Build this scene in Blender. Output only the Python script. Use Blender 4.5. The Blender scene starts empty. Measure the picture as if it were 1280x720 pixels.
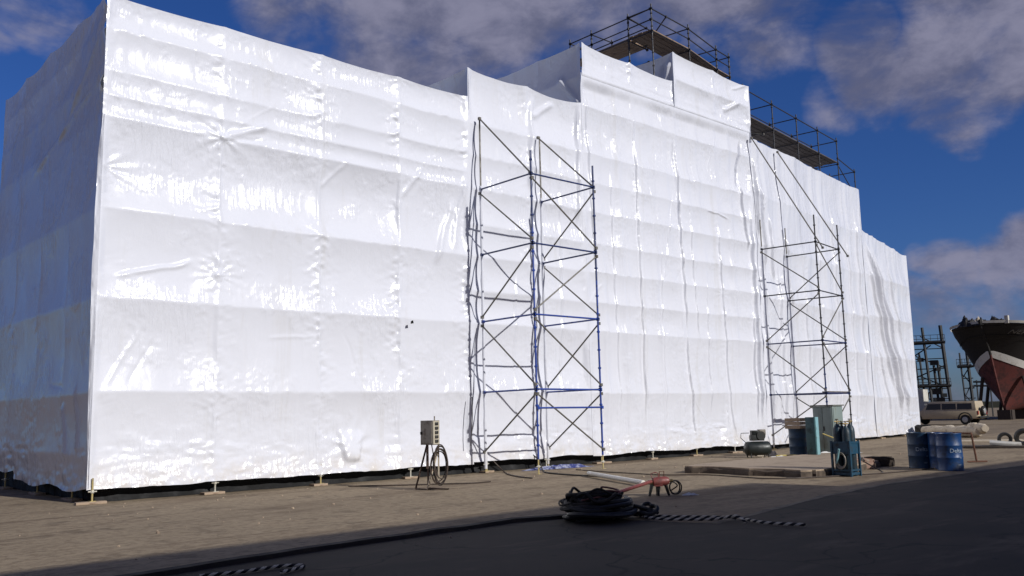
import bpy, bmesh, math, random
import numpy as np
from mathutils import Vector, Matrix
random.seed(7)
C = bpy.context.scene.collection
R = math.radians
V = Vector

# ------------------------------------------------------------------ materials
def nt_mat(name):
    m = bpy.data.materials.new(name); m.use_nodes = True
    t = m.node_tree; t.nodes.clear()
    out = t.nodes.new('ShaderNodeOutputMaterial')
    return m, t, out
def N(t, typ, **kw):
    n = t.nodes.new(typ)
    for k, v in kw.items():
        if k.startswith('i_'):
            n.inputs[k[2:].replace('_', ' ')].default_value = v
        else:
            setattr(n, k, v)
    return n
def noise(t, scale, detail=4, rough=.55, vec=None, dist=0.0):
    n = N(t, 'ShaderNodeTexNoise'); n.inputs['Scale'].default_value = scale
    n.inputs['Detail'].default_value = detail; n.inputs['Roughness'].default_value = rough
    n.inputs['Distortion'].default_value = dist
    if vec is not None: t.links.new(vec, n.inputs['Vector'])
    return n.outputs['Fac']
def coord(t, scale=(1, 1, 1), rot=(0, 0, 0)):
    c = N(t, 'ShaderNodeTexCoord'); mp = N(t, 'ShaderNodeMapping')
    mp.inputs['Scale'].default_value = scale; mp.inputs['Rotation'].default_value = rot
    t.links.new(c.outputs['Object'], mp.inputs['Vector']); return mp.outputs['Vector']
def maprange(t, fac, a, b, c=0., d=1., smooth=True):
    n = N(t, 'ShaderNodeMapRange'); n.interpolation_type = 'SMOOTHSTEP' if smooth else 'LINEAR'
    n.inputs['From Min'].default_value = a; n.inputs['From Max'].default_value = b
    n.inputs['To Min'].default_value = c; n.inputs['To Max'].default_value = d
    t.links.new(fac, n.inputs['Value']); return n.outputs['Result']
def mixc(t, fac, a, b, blend='MIX'):
    n = N(t, 'ShaderNodeMix'); n.data_type = 'RGBA'; n.blend_type = blend
    for s, v in ((0, fac), (6, a), (7, b)):
        if hasattr(v, 'is_linked') or isinstance(v, bpy.types.NodeSocket): t.links.new(v, n.inputs[s])
        elif s == 0: n.inputs[0].default_value = v
        else: n.inputs[s].default_value = (*v, 1)
    return n.outputs[2]
def bump(t, h, strength, dist=.02, normal=None):
    n = N(t, 'ShaderNodeBump'); n.inputs['Strength'].default_value = strength; n.inputs['Distance'].default_value = dist
    t.links.new(h, n.inputs['Height'])
    if normal is not None: t.links.new(normal, n.inputs['Normal'])
    return n.outputs['Normal']
def worn(name, col, wear=None, rough=.55, metal=0., scale=9., amt=(.5, .68), bmp=.25, stretch=(1, 1, 1), spec=.5):
    """base colour with blotches of a second colour (rust, dirt, scuffs)"""
    m, t, out = nt_mat(name)
    b = N(t, 'ShaderNodeBsdfPrincipled'); b.inputs['Metallic'].default_value = metal
    b.inputs['Specular IOR Level'].default_value = spec
    v = coord(t, stretch)
    wear = wear or tuple(c * .6 for c in col)
    n1 = noise(t, scale, 6, .65, v); n2 = noise(t, scale * 5, 3, .6, v)
    c = mixc(t, maprange(t, n1, *amt), col, wear)
    c = mixc(t, maprange(t, n2, .3, .8, 0, .35), c, tuple(x * .72 for x in col))
    t.links.new(c, b.inputs['Base Color'])
    t.links.new(maprange(t, n1, .3, .75, max(.05, rough - .12), min(1, rough + .2)), b.inputs['Roughness'])
    t.links.new(bump(t, n2, bmp, .01), b.inputs['Normal'])
    t.links.new(b.outputs[0], out.inputs[0]); return m
def film(name, tint, rough, trans=.10, dirt=.0):
    m, t, out = nt_mat(name)
    b = N(t, 'ShaderNodeBsdfPrincipled')
    b.inputs['Specular IOR Level'].default_value = .75
    v = coord(t)
    stain = noise(t, .45, 6, .65, coord(t, (1, 1, .35)))
    c = mixc(t, maprange(t, stain, .5, .8, 0, .55), tint, tuple(x * .93 for x in tint))
    sep = N(t, 'ShaderNodeSeparateXYZ'); t.links.new(N(t, 'ShaderNodeTexCoord').outputs['Object'], sep.inputs[0])
    run = noise(t, 2.2, 6, .65, coord(t, (1, 1, .06)), .3); c = mixc(t, maprange(t, run, .56, .72, 0, .3), c, (.60, .59, .57))
    splash = N(t, 'ShaderNodeMath', operation='MULTIPLY')
    t.links.new(maprange(t, sep.outputs['Z'], .15, 1.1, 1, 0), splash.inputs[0])
    t.links.new(maprange(t, noise(t, 3.2, 6, .7, v), .3, .72, 0, .75), splash.inputs[1])
    c = mixc(t, splash.outputs[0], c, (.62, .56, .48))
    t.links.new(c, b.inputs['Base Color'])
    crease = noise(t, 5.5, 5, .62, coord(t, (1, 1, .45)), .8)
    micro = noise(t, 38, 3, .6, coord(t, (1, 1, .5)))
    patch = noise(t, .8, 3, .6, v)
    bn = bump(t, micro, .05, .01)
    mm = N(t, 'ShaderNodeMath', operation='MULTIPLY'); t.links.new(crease, mm.inputs[0]); t.links.new(maprange(t, patch, .4, .7, .15, 1), mm.inputs[1])
    bn = bump(t, mm.outputs[0], .45, .03, bn)
    rip = noise(t, 5, 3, .55, coord(t, (2.6, 2.6, .22)), .35); rmask = maprange(t, noise(t, .55, 4, .65, v), .46, .62, 0, 1)
    rm = N(t, 'ShaderNodeMath', operation='MULTIPLY'); t.links.new(rip, rm.inputs[0]); t.links.new(rmask, rm.inputs[1])
    bn = bump(t, rm.outputs[0], .8, .035, bn)
    t.links.new(bn, b.inputs['Normal'])
    t.links.new(maprange(t, patch, .35, .7, rough, rough + .12), b.inputs['Roughness'])
    tr = N(t, 'ShaderNodeBsdfTranslucent'); tr.inputs['Color'].default_value = (tint[0] * .95, tint[1], tint[2] * .97, 1)
    t.links.new(bn, tr.inputs['Normal'])
    mx = N(t, 'ShaderNodeMixShader'); mx.inputs[0].default_value = trans
    t.links.new(b.outputs[0], mx.inputs[1]); t.links.new(tr.outputs[0], mx.inputs[2])
    t.links.new(mx.outputs[0], out.inputs[0]); return m

M = {}
M['film'] = film('white_shrink_film', (.735, .75, .815), .15)
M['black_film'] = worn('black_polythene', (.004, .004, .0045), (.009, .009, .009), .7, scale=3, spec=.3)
M['galv'] = worn('galvanised_tube', (.17, .16, .14), (.09, .075, .055), .5, .35, scale=6)
M['navy'] = worn('navy_painted_tube', (.018, .036, .135), (.03, .03, .05), .45, 0, scale=7)
M['blue'] = worn('blue_painted_tube', (.018, .055, .30), (.03, .035, .07), .4, 0, scale=7)
M['darktube'] = worn('dark_weathered_tube', (.035, .037, .045), (.06, .045, .035), .5, .2, scale=8)
M['jack'] = worn('yellowed_jack_screw', (.55, .45, .20), (.28, .24, .18), .45, .4, scale=14)
M['jackw'] = worn('zinc_jack_screw', (.6, .58, .5), (.35, .3, .2), .45, .4, scale=14)
M['timber'] = worn('sawn_timber', (.36, .27, .19), (.20, .14, .10), .85, 0, scale=5, stretch=(1, 6, 6))
M['board'] = worn('scaffold_boards', (.27, .185, .11), (.13, .09, .06), .85, 0, scale=3, stretch=(1, 1, 1))
M['greyboard'] = worn('grey_boards', (.11, .09, .075), (.06, .05, .04), .9, 0, scale=3)
M['rubber'] = worn('black_rubber', (.012, .011, .010), (.035, .03, .025), .6, 0, scale=8)
M['dustyhose'] = worn('dusty_black_hose', (.022, .018, .014), (.05, .04, .03), .8, 0, scale=6)
M['brownhose'] = worn('brown_rubber_hose', (.05, .032, .022), (.02, .017, .015), .6, 0, scale=8)
M['boxgrey'] = worn('grey_box_steel', (.24, .215, .18), (.13, .10, .075), .55, 0, scale=8)
M['boxside'] = worn('sunlit_box_steel', (.46, .42, .33), (.30, .25, .17), .5, 0, scale=12)  # lighter copy of the box steel, painting sunlight onto the socket panel
M['socket'] = worn('black_socket', (.02, .02, .018), (.04, .035, .03), .5, 0)
M['legdark'] = worn('rusty_angle_iron', (.085, .055, .042), (.05, .035, .03), .7, .2, scale=12)
M['legpale'] = worn('bleached_angle_iron', (.50, .43, .33), (.30, .2, .13), .6, .1, scale=12)
M['teal'] = worn('shaded_teal_paint', (.028, .085, .095), (.02, .04, .042), .5, 0, scale=6)  # darker copy of the channel's teal for its shaded web and rear flange
M['palteal'] = worn('pale_and_sunlit_teal', (.20, .38, .42), (.12, .2, .2), .5, 0, scale=6)  # paler copy for the channel's sunlit flange; plain pale paint on the cage handle
M['cab'] = worn('faded_green_cabinet', (.20, .25, .235), (.14, .15, .12), .5, 0, scale=3, stretch=(1, 1, .4))
M['cablid'] = worn('cabinet_lid', (.12, .13, .11), (.07, .06, .05), .6, 0, scale=5)
M['cyl'] = worn('dark_blue_cylinder', (.009, .032, .05), (.010, .015, .018), .45, 0, scale=7)
M['cage'] = worn('blue_cage_steel', (.010, .055, .10), (.015, .02, .022), .5, 0, scale=8)
M['brass'] = worn('tarnished_brass', (.16, .12, .06), (.04, .035, .03), .45, .7, scale=12)
M['comp'] = worn('grey_green_tank', (.017, .022, .021), (.012, .014, .013), .42, .1, scale=5)
M['engine'] = worn('oily_engine', (.025, .028, .027), (.05, .04, .03), .55, .3, scale=10)
M['drum'] = worn('blue_drum_paint', (.007, .045, .15), (.009, .022, .05), .42, 0, scale=5)
M['drumdark'] = worn('scuffed_drum_paint', (.009, .038, .085), (.012, .022, .033), .45, 0, scale=5)
M['white'] = worn('white_lettering', (.36, .43, .50), (.10, .16, .22), .6, 0, scale=14)
M['pvc'] = worn('white_plastic_pipe', (.70, .68, .61), (.6, .56, .48), .4, 0, scale=3)
M['redpaint'] = worn('faded_red_paint', (.20, .052, .045), (.10, .042, .036), .5, 0, scale=14)
M['rust'] = worn('rusty_pipe', (.13, .055, .032), (.07, .035, .025), .8, .1, scale=14)
M['redconc'] = worn('reddish_concrete', (.30, .19, .145), (.38, .32, .25), .9, 0, scale=9)
M['concrete'] = worn('old_concrete', (.33, .255, .18), (.22, .165, .12), .92, 0, scale=2.2, bmp=.5)
M['darkconc'] = worn('shade_toned_broken_concrete', (.10, .075, .055), (.05, .038, .028), .95, 0, scale=4, bmp=.8)  # slab side darkened in colour to stand in for its shade
M['darkwood'] = worn('dark_timber_baulk', (.035, .026, .02), (.07, .05, .035), .85, 0, scale=6)
M['bluetarp'] = worn('blue_white_tarp', (.02, .032, .16), (.30, .32, .42), .45, 0, scale=5, amt=(.45, .6))
M['yellow'] = worn('yellow_hose', (.42, .33, .09), (.25, .19, .06), .6, 0, scale=10)
M['cloth'] = worn('white_rag', (.66, .66, .64), (.45, .42, .38), .8, 0, scale=6)
M['tan'] = worn('dusty_tan_canvas', (.50, .43, .33), (.34, .28, .21), .9, 0, scale=3)
M['ropew'] = worn('pale_rope_strand', (.80, .73, .58), (.6, .52, .4), .9, 0, scale=30)
M['ropeb'] = worn('black_rope_strand', (.012, .011, .011), (.03, .026, .022), .9, 0, scale=30)
M['pinkline'] = worn('faded_pink_line', (.22, .085, .075), (.11, .06, .05), .7, 0, scale=20)
M['hull'] = worn('tarred_planking', (.008, .006, .0055), (.014, .010, .008), .7, 0, scale=2, stretch=(.4, .4, 6))
M['red_hull'] = worn('red_antifouling', (.10, .019, .015), (.045, .012, .010), .75, 0, scale=1.6, amt=(.45, .62))
M['stripe'] = worn('white_boot_stripe', (.62, .60, .55), (.42, .39, .34), .6, 0, scale=2)
M['cream'] = worn('cream_paint', (.55, .53, .47), (.35, .32, .27), .6, 0, scale=3)
M['steelfar'] = worn('blackened_steel', (.016, .018, .02), (.035, .03, .026), .6, .2, scale=2)
M['gold'] = worn('pale_gold_car_paint', (.48, .395, .265), (.34, .275, .19), .35, .1, scale=2)
M['glass'] = worn('dark_car_glass', (.008, .010, .012), (.012, .014, .016), .08, 0, scale=2, bmp=0)
M['hub'] = worn('alloy_wheel', (.5, .5, .48), (.3, .29, .27), .35, .6, scale=8)
M['shed'] = worn('corrugated_sheet', (.30, .30, .29), (.2, .17, .14), .55, .3, scale=.6)
M['lamp'] = worn('lamp_lens', (.4, .03, .02), (.25, .02, .02), .25, 0)

def ground_material():
    m, t, out = nt_mat('sandy_yard_concrete')
    b = N(t, 'ShaderNodeBsdfPrincipled'); b.inputs['Specular IOR Level'].default_value = .25
    big = noise(t, .16, 6, .6, coord(t)); streak = noise(t, .8, 8, .7, coord(t, (.22, 1.0, 1), (0, 0, R(-4))), .5)
    fine = noise(t, 7, 8, .7, coord(t)); grit = noise(t, 55, 4, .7, coord(t)); pat = noise(t, 1.3, 5, .62, coord(t))
    c = mixc(t, maprange(t, big, .35, .65), (.30, .238, .16), (.245, .193, .13))
    c = mixc(t, maprange(t, streak, .50, .64, 0, .7), c, (.125, .088, .058))
    c = mixc(t, maprange(t, streak, .28, .42, .5, 0), c, (.29, .215, .14))
    c = mixc(t, maprange(t, pat, .55, .66, 0, .6), c, (.105, .078, .053))
    c = mixc(t, maprange(t, fine, .42, .64, 0, .65), c, (.145, .104, .067))
    c = mixc(t, maprange(t, grit, .62, .75, 0, .3), c, (.40, .34, .26))
    vo = N(t, 'ShaderNodeTexVoronoi'); vo.feature = 'DISTANCE_TO_EDGE'; vo.inputs['Scale'].default_value = .32
    wn = N(t, 'ShaderNodeTexNoise'); wn.inputs['Scale'].default_value = .9; wn.inputs['Detail'].default_value = 6; t.links.new(coord(t), wn.inputs['Vector'])
    av = N(t, 'ShaderNodeVectorMath', operation='MULTIPLY_ADD'); t.links.new(wn.outputs['Color'], av.inputs[0]); av.inputs[1].default_value = (1.6, 1.6, 0); t.links.new(coord(t), av.inputs[2]); t.links.new(av.outputs[0], vo.inputs['Vector'])
    c = mixc(t, maprange(t, vo.outputs['Distance'], .0, .010, .3, 0), c, (.06, .045, .032))
    oil = noise(t, .9, 4, .6, coord(t, (.6, 1, 1)), .4); c = mixc(t, maprange(t, oil, .64, .72, 0, .6), c, (.075, .058, .042))
    dust = noise(t, 1.7, 5, .6, coord(t, (.4, 1, 1))); c = mixc(t, maprange(t, dust, .60, .72, 0, .5), c, (.32, .25, .175))
    t.links.new(c, b.inputs['Base Color']); b.inputs['Roughness'].default_value = .93
    bn = bump(t, grit, .35, .008); bn = bump(t, fine, .5, .03, bn)
    t.links.new(bn, b.inputs['Normal']); t.links.new(b.outputs[0], out.inputs[0]); return m
def asphalt_material():
    m, t, out = nt_mat('old_asphalt')
    b = N(t, 'ShaderNodeBsdfPrincipled'); b.inputs['Specular IOR Level'].default_value = .3
    big = noise(t, .35, 6, .6, coord(t)); streak = noise(t, .8, 6, .65, coord(t, (.12, 1, 1), (0, 0, R(8))))
    grit = noise(t, 70, 4, .7, coord(t)); pat = noise(t, 2.2, 5, .65, coord(t))
    c = mixc(t, maprange(t, big, .35, .65), (.058, .046, .034), (.038, .031, .024))
    c = mixc(t, maprange(t, streak, .55, .7, 0, .6), c, (.075, .058, .042))
    c = mixc(t, maprange(t, pat, .63, .7, 0, .6), c, (.05, .046, .044))
    c = mixc(t, maprange(t, grit, .6, .75, 0, .5), c, (.11, .09, .07))
    vo = N(t, 'ShaderNodeTexVoronoi'); vo.feature = 'DISTANCE_TO_EDGE'; vo.inputs['Scale'].default_value = .45
    wn = N(t, 'ShaderNodeTexNoise'); wn.inputs['Scale'].default_value = 1.2; wn.inputs['Detail'].default_value = 6; t.links.new(coord(t), wn.inputs['Vector'])
    av = N(t, 'ShaderNodeVectorMath', operation='MULTIPLY_ADD'); t.links.new(wn.outputs['Color'], av.inputs[0]); av.inputs[1].default_value = (1.2, 1.2, 0); t.links.new(coord(t), av.inputs[2]); t.links.new(av.outputs[0], vo.inputs['Vector'])
    c = mixc(t, maprange(t, vo.outputs['Distance'], .0, .014, .85, 0), c, (.015, .012, .010))
    dust = noise(t, 1.1, 6, .65, coord(t, (.3, 1, 1), (0, 0, R(6))), .3); c = mixc(t, maprange(t, dust, .52, .68, 0, .7), c, (.115, .09, .065))
    spot = noise(t, 3.5, 3, .6, coord(t)); c = mixc(t, maprange(t, spot, .66, .72, 0, .8), c, (.02, .017, .015))
    t.links.new(c, b.inputs['Base Color']); b.inputs['Roughness'].default_value = .88
    t.links.new(bump(t, grit, .5, .01), b.inputs['Normal']); t.links.new(b.outputs[0], out.inputs[0]); return m
M['ground'] = ground_material(); M['asphalt'] = asphalt_material()

# ------------------------------------------------------------------ mesh helpers
class MB:
    def __init__(s): s.v = []; s.f = []
    def add(s, vs, fs):
        o = len(s.v); s.v += [tuple(p) for p in vs]; s.f += [tuple(i + o for i in f) for f in fs]; return s
    def box(s, lo, hi, rz=0., piv=None):
        x0, y0, z0 = lo; x1, y1, z1 = hi
        vs = [V(p) for p in ((x0, y0, z0), (x1, y0, z0), (x1, y1, z0), (x0, y1, z0), (x0, y0, z1), (x1, y0, z1), (x1, y1, z1), (x0, y1, z1))]
        if rz:
            pv = V(piv) if piv is not None else V(((x0 + x1) / 2, (y0 + y1) / 2, 0)); mt = Matrix.Rotation(rz, 3, 'Z')
            vs = [mt @ (p - pv) + pv for p in vs]
        return s.add(vs, [(0, 3, 2, 1), (4, 5, 6, 7), (0, 1, 5, 4), (1, 2, 6, 5), (2, 3, 7, 6), (3, 0, 4, 7)])
    def path(s, pts, r, seg=8, closed=False, rr=None):
        pts = [V(p) for p in pts]; n = len(pts); rings = []
        up = V((0, 0, 1)); prev = None
        for i, p in enumerate(pts):
            a = pts[(i - 1) % n] if (closed or i > 0) else p; b = pts[(i + 1) % n] if (closed or i < n - 1) else p
            d = (b - a)
            if d.length < 1e-9: d = V((0, 0, 1))
            d.normalize()
            if prev is None:
                u = d.cross(up)
                if u.length < 1e-3: u = d.cross(V((1, 0, 0)))
                u.normalize()
            else:
                u = prev - d * prev.dot(d)
                if u.length < 1e-4: u = d.cross(up)
                u.normalize()
            prev = u; w = d.cross(u); q = rr[i] if rr else r
            rings.append([p + (u * math.cos(2 * math.pi * k / seg) + w * math.sin(2 * math.pi * k / seg)) * q for k in range(seg)])
        vs = [q for ring in rings for q in ring]; fs = []
        m = n if closed else n - 1
        for i in range(m):
            j = (i + 1) % n
            for k in range(seg):
                l = (k + 1) % seg; fs.append((i * seg + k, i * seg + l, j * seg + l, j * seg + k))
        if not closed:
            fs.append(tuple(range(seg))[::-1]); fs.append(tuple((n - 1) * seg + k for k in range(seg)))
        return s.add(vs, fs)
    def tube(s, p, q, r, seg=8): return s.path([p, q], r, seg)
    def lathe(s, prof, c, seg=24, axis=None):
        c = V(c); vs = []; fs = []
        mt = Matrix.Identity(3) if axis is None else V((0, 0, 1)).rotation_difference(V(axis)).to_matrix()
        for r, z in prof:
            for k in range(seg):
                a = 2 * math.pi * k / seg; vs.append(mt @ V((r * math.cos(a), r * math.sin(a), z)) + c)
        n = len(prof)
        for i in range(n - 1):
            for k in range(seg):
                l = (k + 1) % seg; fs.append((i * seg + k, i * seg + l, (i + 1) * seg + l, (i + 1) * seg + k))
        fs.append(tuple(range(seg))[::-1]); fs.append(tuple((n - 1) * seg + k for k in range(seg)))
        return s.add(vs, fs)
    def build(s, name, mat, parent=None, bevel=0., sharp=35):
        me = bpy.data.meshes.new(name); me.from_pydata([tuple(p) for p in s.v], [], s.f); me.update()
        bm = bmesh.new(); bm.from_mesh(me); bmesh.ops.recalc_face_normals(bm, faces=bm.faces)
        if bevel:
            es = [e for e in bm.edges if len(e.link_faces) == 2 and e.calc_face_angle(0) > R(40)]
            bmesh.ops.bevel(bm, geom=es, offset=bevel, segments=2, affect='EDGES', profile=.6, clamp_overlap=True)
        bm.to_mesh(me); bm.free()
        for p in me.polygons: p.use_smooth = True
        me.set_sharp_from_angle(angle=R(sharp))
        me.materials.append(M[mat] if isinstance(mat, str) else mat)
        o = bpy.data.objects.new(name, me); C.objects.link(o)
        if parent is not None:
            o.parent = parent; o.matrix_parent_inverse = (world_of(parent)).inverted()
        return o
WORLD = {}
def world_of(o):
    return WORLD.get(o.name, Matrix.Identity(4))
def empty(name, loc=(0, 0, 0)):
    o = bpy.data.objects.new(name, None); C.objects.link(o); o.location = loc
    o.empty_display_size = .3; WORLD[o.name] = Matrix.Translation(V(loc)); return o
def tag(o, label=None, cat=None, group=None, kind=None):
    for k, v in (('label', label), ('category', cat), ('group', group), ('kind', kind)):
        if v: o[k] = v
    return o
def smooth_pts(pts, n=8):
    """Catmull-Rom through the points"""
    P = [V(p) for p in pts]; out = []
    for i in range(len(P) - 1):
        a = P[max(i - 1, 0)]; b = P[i]; c = P[i + 1]; d = P[min(i + 2, len(P) - 1)]
        for k in range(n):
            t = k / n
            out.append(.5 * ((2 * b) + (c - a) * t + (2 * a - 5 * b + 4 * c - d) * t * t + (3 * b - a - 3 * c + d) * t ** 3))
    out.append(P[-1]); return out
ORD = ['first', 'second', 'third', 'fourth', 'fifth', 'sixth', 'seventh', 'eighth', 'ninth', 'tenth', 'eleventh', 'twelfth', 'thirteenth', 'fourteenth', 'fifteenth', 'sixteenth', 'seventeenth', 'eighteenth']

# ------------------------------------------------------------------ ground
g = MB().add([(-1500, -1500, 0), (3000, -1500, 0), (3000, 3000, 0), (-1500, 3000, 0)], [(0, 1, 2, 3)]).build('ground', 'ground'); tag(g, 'sandy brown concrete yard in front of the wrapped building', 'ground', kind='structure')
xs = np.linspace(-60, 140, 401); rs = np.random.RandomState(3)
xs = np.sort(np.concatenate([xs, np.linspace(9.6, 10.9, 14)]))
edge = np.interp(xs, [-60, -20, 2.2, 3.6, 5.5, 9.2, 9.9, 10.6, 14, 18, 25, 140], [6, 7.5, 9.2, 9.45, 9.7, 9.9, 9.6, 7.5, 8.1, 8.55, 8.3, 8.0]) + .03 * np.sin(xs * .9) + rs.normal(0, .015, len(xs))
a = MB(); vs = []; fs = []
for i, x in enumerate(xs):
    vs += [(x, -200, .004), (x, float(edge[i]), .004)]
    if i: fs.append((2 * i - 2, 2 * i, 2 * i + 1, 2 * i - 1))
a.add(vs, fs); tag(a.build('road', 'asphalt'), 'dark old asphalt road along the yard', 'road', kind='structure')

ks = MB(); vs = []; fs = []
for i, x in enumerate(xs[xs > 10.5]):
    i0 = i + int(np.sum(xs <= 10.5)); vs += [(x, float(edge[i0]) - .04, .008), (x, float(edge[i0]) + .08 + .03 * math.sin(x * 3.1), .008)]
    if i: fs.append((2 * i - 2, 2 * i, 2 * i + 1, 2 * i - 1))
ks.add(vs, fs); M['strip'] = worn('pale_gravel_edge', (.20, .165, .12), (.10, .08, .06), .95, scale=3, amt=(.42, .6))
tag(ks.build('road_edge', 'strip'), 'pale gravel strip along the edge of the asphalt', 'edge strip', kind='structure')

# ------------------------------------------------------------------ shrink wrapped building
def vn(x, y, seed):
    r = np.random.RandomState(seed); L = r.rand(64, 64)
    xi = np.floor(x).astype(int); yi = np.floor(y).astype(int); fx = x - xi; fy = y - yi
    fx = fx * fx * fx * (fx * (fx * 6 - 15) + 10); fy = fy * fy * fy * (fy * (fy * 6 - 15) + 10)
    a = L[xi % 64, yi % 64]; b = L[(xi + 1) % 64, yi % 64]; c = L[xi % 64, (yi + 1) % 64]; d = L[(xi + 1) % 64, (yi + 1) % 64]
    return (a * (1 - fx) + b * fx) * (1 - fy) + (c * (1 - fx) + d * fx) * fy - .5
def fbm(x, y, seed, o=4):
    s = 0; amp = 1.
    for k in range(o): s = s + amp * vn(x * 2 ** k, y * 2 ** k, seed + k); amp *= .5
    return s
def sst(x, a, b):
    t = np.clip((x - a) / (b - a), 0, 1); return t * t * (3 - 2 * t)
LIFTS = [.28, 2.19, 4.1, 5.98, 7.93, 8.38, 8.93, 9.85, 10.55, 11.42, 12.42, 13.5, 14.4]

def sheeting(name, parent, org, ud, u0, u1, zb, zt, stds, lifts, seed, puck=1., drape=0., creases=(), extra=None, du=.042, sag=.075, topsag=.035, label=None, pleat=1.):
    """one run of film: a grid over (u, z), pushed outwards by sag between lifts, puckers at ties, folds"""
    rs = np.random.RandomState(seed)
    nu = int((u1 - u0) / du) + 1; u = np.linspace(u0, u1, nu)
    ztu = zt(u); zbu = zb(u); st = np.array(sorted(stds))
    # scalloped upper hem between standards
    k = np.clip(np.searchsorted(st, u, 'right') - 1, 0, len(st) - 2); q = np.clip((u - st[k]) / (st[k + 1] - st[k]), 0, 1)
    ztu = ztu - topsag * 4 * q * (1 - q) * (.6 + .5 * rs.rand(len(st))[k])
    H = float(np.max(ztu - zbu)); nz = int(H / du) + 1
    U = np.repeat(u[:, None], nz, 1); w = np.linspace(0, 1, nz)[None, :]
    Z = zbu[:, None] + (ztu - zbu)[:, None] * w
    D = np.zeros_like(U)
    dx = np.min(np.abs(U[:, :, None] - st[None, None, :]), 2) if len(st) < 12 else np.min(np.stack([np.abs(U - s) for s in st]), 0)
    lf = np.array(sorted(lifts)); lift_w = .015 * fbm(U * .9, U * 0 + seed, seed + 3, 2)
    Zw = Z + lift_w * 2
    k = np.clip(np.searchsorted(lf, Zw.ravel(), 'right').reshape(Zw.shape) - 1, 0, len(lf) - 2)
    hh = (lf[k + 1] - lf[k]); tt = np.clip((Zw - lf[k]) / hh, 0, 1)
    ampv = sag * hh * (.75 + .6 * rs.rand(len(lf))[k])
    bay = np.clip(np.searchsorted(st, U.ravel(), 'right').reshape(U.shape) - 1, 0, len(st) - 1)
    ampv = ampv * (.7 + .6 * rs.rand(len(st) + 1, len(lf))[bay, k])
    pin = 1 - .3 * np.exp(-(dx / .2) ** 1.3)
    D -= ampv * 4 * tt * (1 - tt) * pin
    # broad unevenness
    D += .035 * fbm(U * .7, Z * .5, seed + 11, 3) * (1 - np.exp(-dx / .4))
    # hanging pleats above each lift line
    pl = vn(U * 7 + .6 * vn(U * 2, Z * 2, seed + 5), Z * .5, seed + 21) + .7 * vn(U * 15 + Z, Z * .9, seed + 22)
    pm = sst(fbm(U * .8, Z * .5 + 7, seed + 24, 2), -.05, .35)
    D += .027 * pl * np.exp(-tt * hh / .38) * pm * pleat
    D += .006 * pl * sst(fbm(U * .5 + 3, Z * .3, seed + 25, 2), -.05, .4) * (1 + 1.5 * drape) * pleat
    # puckers round ties on the standards
    if puck > 0:
        for s in st:
            z = zbu.mean() + .3
            zmax = float(np.interp(s, u, ztu))
            while z < zmax + .1:
                zz = z + rs.uniform(-.12, .12); amp = rs.uniform(.15, 1.) ** 2.1 * .032 * puck; Rr = rs.uniform(.2, .5)
                i0 = np.searchsorted(u, s - .95); i1 = np.searchsorted(u, s + .95)
                if i1 > i0 and rs.rand() < .16:
                    uu = U[i0:i1] - s - rs.uniform(-.03, .03); vv = (Z[i0:i1] - zz) * 1.25
                    r = np.sqrt(uu * uu + vv * vv) + 1e-4; th = np.arctan2(vv, uu)
                    nn = rs.randint(7, 13); ph = rs.uniform(0, 6.28)
                    side = 1. if rs.rand() < .5 else .0
                    fan = np.cos(nn * th + ph + 1.2 * vn(th * 2 + 5, r * 3, seed + 31)) * np.exp(-(r / Rr) ** 1.2) * (1 - np.exp(-(r / .05) ** 2))
                    mask = np.where(uu < 0, 1., .22 + .5 * side)
                    D[i0:i1] += amp * fan * mask
                    D[i0:i1] += 2.0 * amp * np.exp(-(r / .09) ** 2)
                z += rs.uniform(.38, .62)
        # fishbone wrinkles running off the standards, stronger on one side
        sg = np.sign(U - st[np.clip(np.searchsorted(.5 * (st[1:] + st[:-1]), U.ravel()).reshape(U.shape), 0, len(st) - 1)])
        am = sst(vn(U * .35 + sg * 7.3, Z * 1.1, seed + 43) + .35 * vn(U * .5, Z * 2.7 + sg * 3, seed + 44), -.12, .42) * np.where(sg < 0, 1., .5)
        fb = vn(Z * 8.5 + dx * 3.5 + 1.2 * vn(U * 1.5, Z * 2, seed + 46), dx * 1.6 + sg * 9, seed + 45) + .6 * vn(Z * 15 - dx * 5, dx * 3 + sg * 5, seed + 47)
        D += .095 * puck * am * fb * np.exp(-(dx / .26) ** 1.1) * (1 - np.exp(-(dx / .04) ** 2))
        # ridge of bunched film along each standard
        D += .02 * puck * np.exp(-(dx / .05) ** 2) * (.5 + vn(U * 2, Z * 3.3, seed + 41))
    # crumpled skirt near the ground
    low = np.exp(-np.clip(Z - zbu[:, None], 0, 9) / .38)
    D += low * (.05 * fbm(U * 1.8, Z * 5, seed + 51, 4) + .03 * np.abs(fbm(U * 4.5, Z * 9, seed + 52, 3)))
    bandm = np.exp(-((Z - .95) / .22) ** 2) * sst(fbm(U * .6, Z * .2, seed + 55, 2), -.15, .3)
    D += bandm * .05 * fbm(U * 2.2 + Z, Z * 8, seed + 53, 4)
    # long draped folds
    if drape > 0:
        D += drape * .085 * (1 - np.abs(vn(U * 1.1 + .35 * vn(Z * .35, U * .4, seed + 61), Z * .06, seed + 62)) * 4).clip(-1, 1) * sst(fbm(U * .3, Z * .15, seed + 64, 2), -.3, .3)
        D += drape * .06 * vn(U * 3.1 + .8 * vn(Z * .3, U * .3, seed + 66), Z * .1, seed + 65)
    cs = list(creases)
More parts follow.
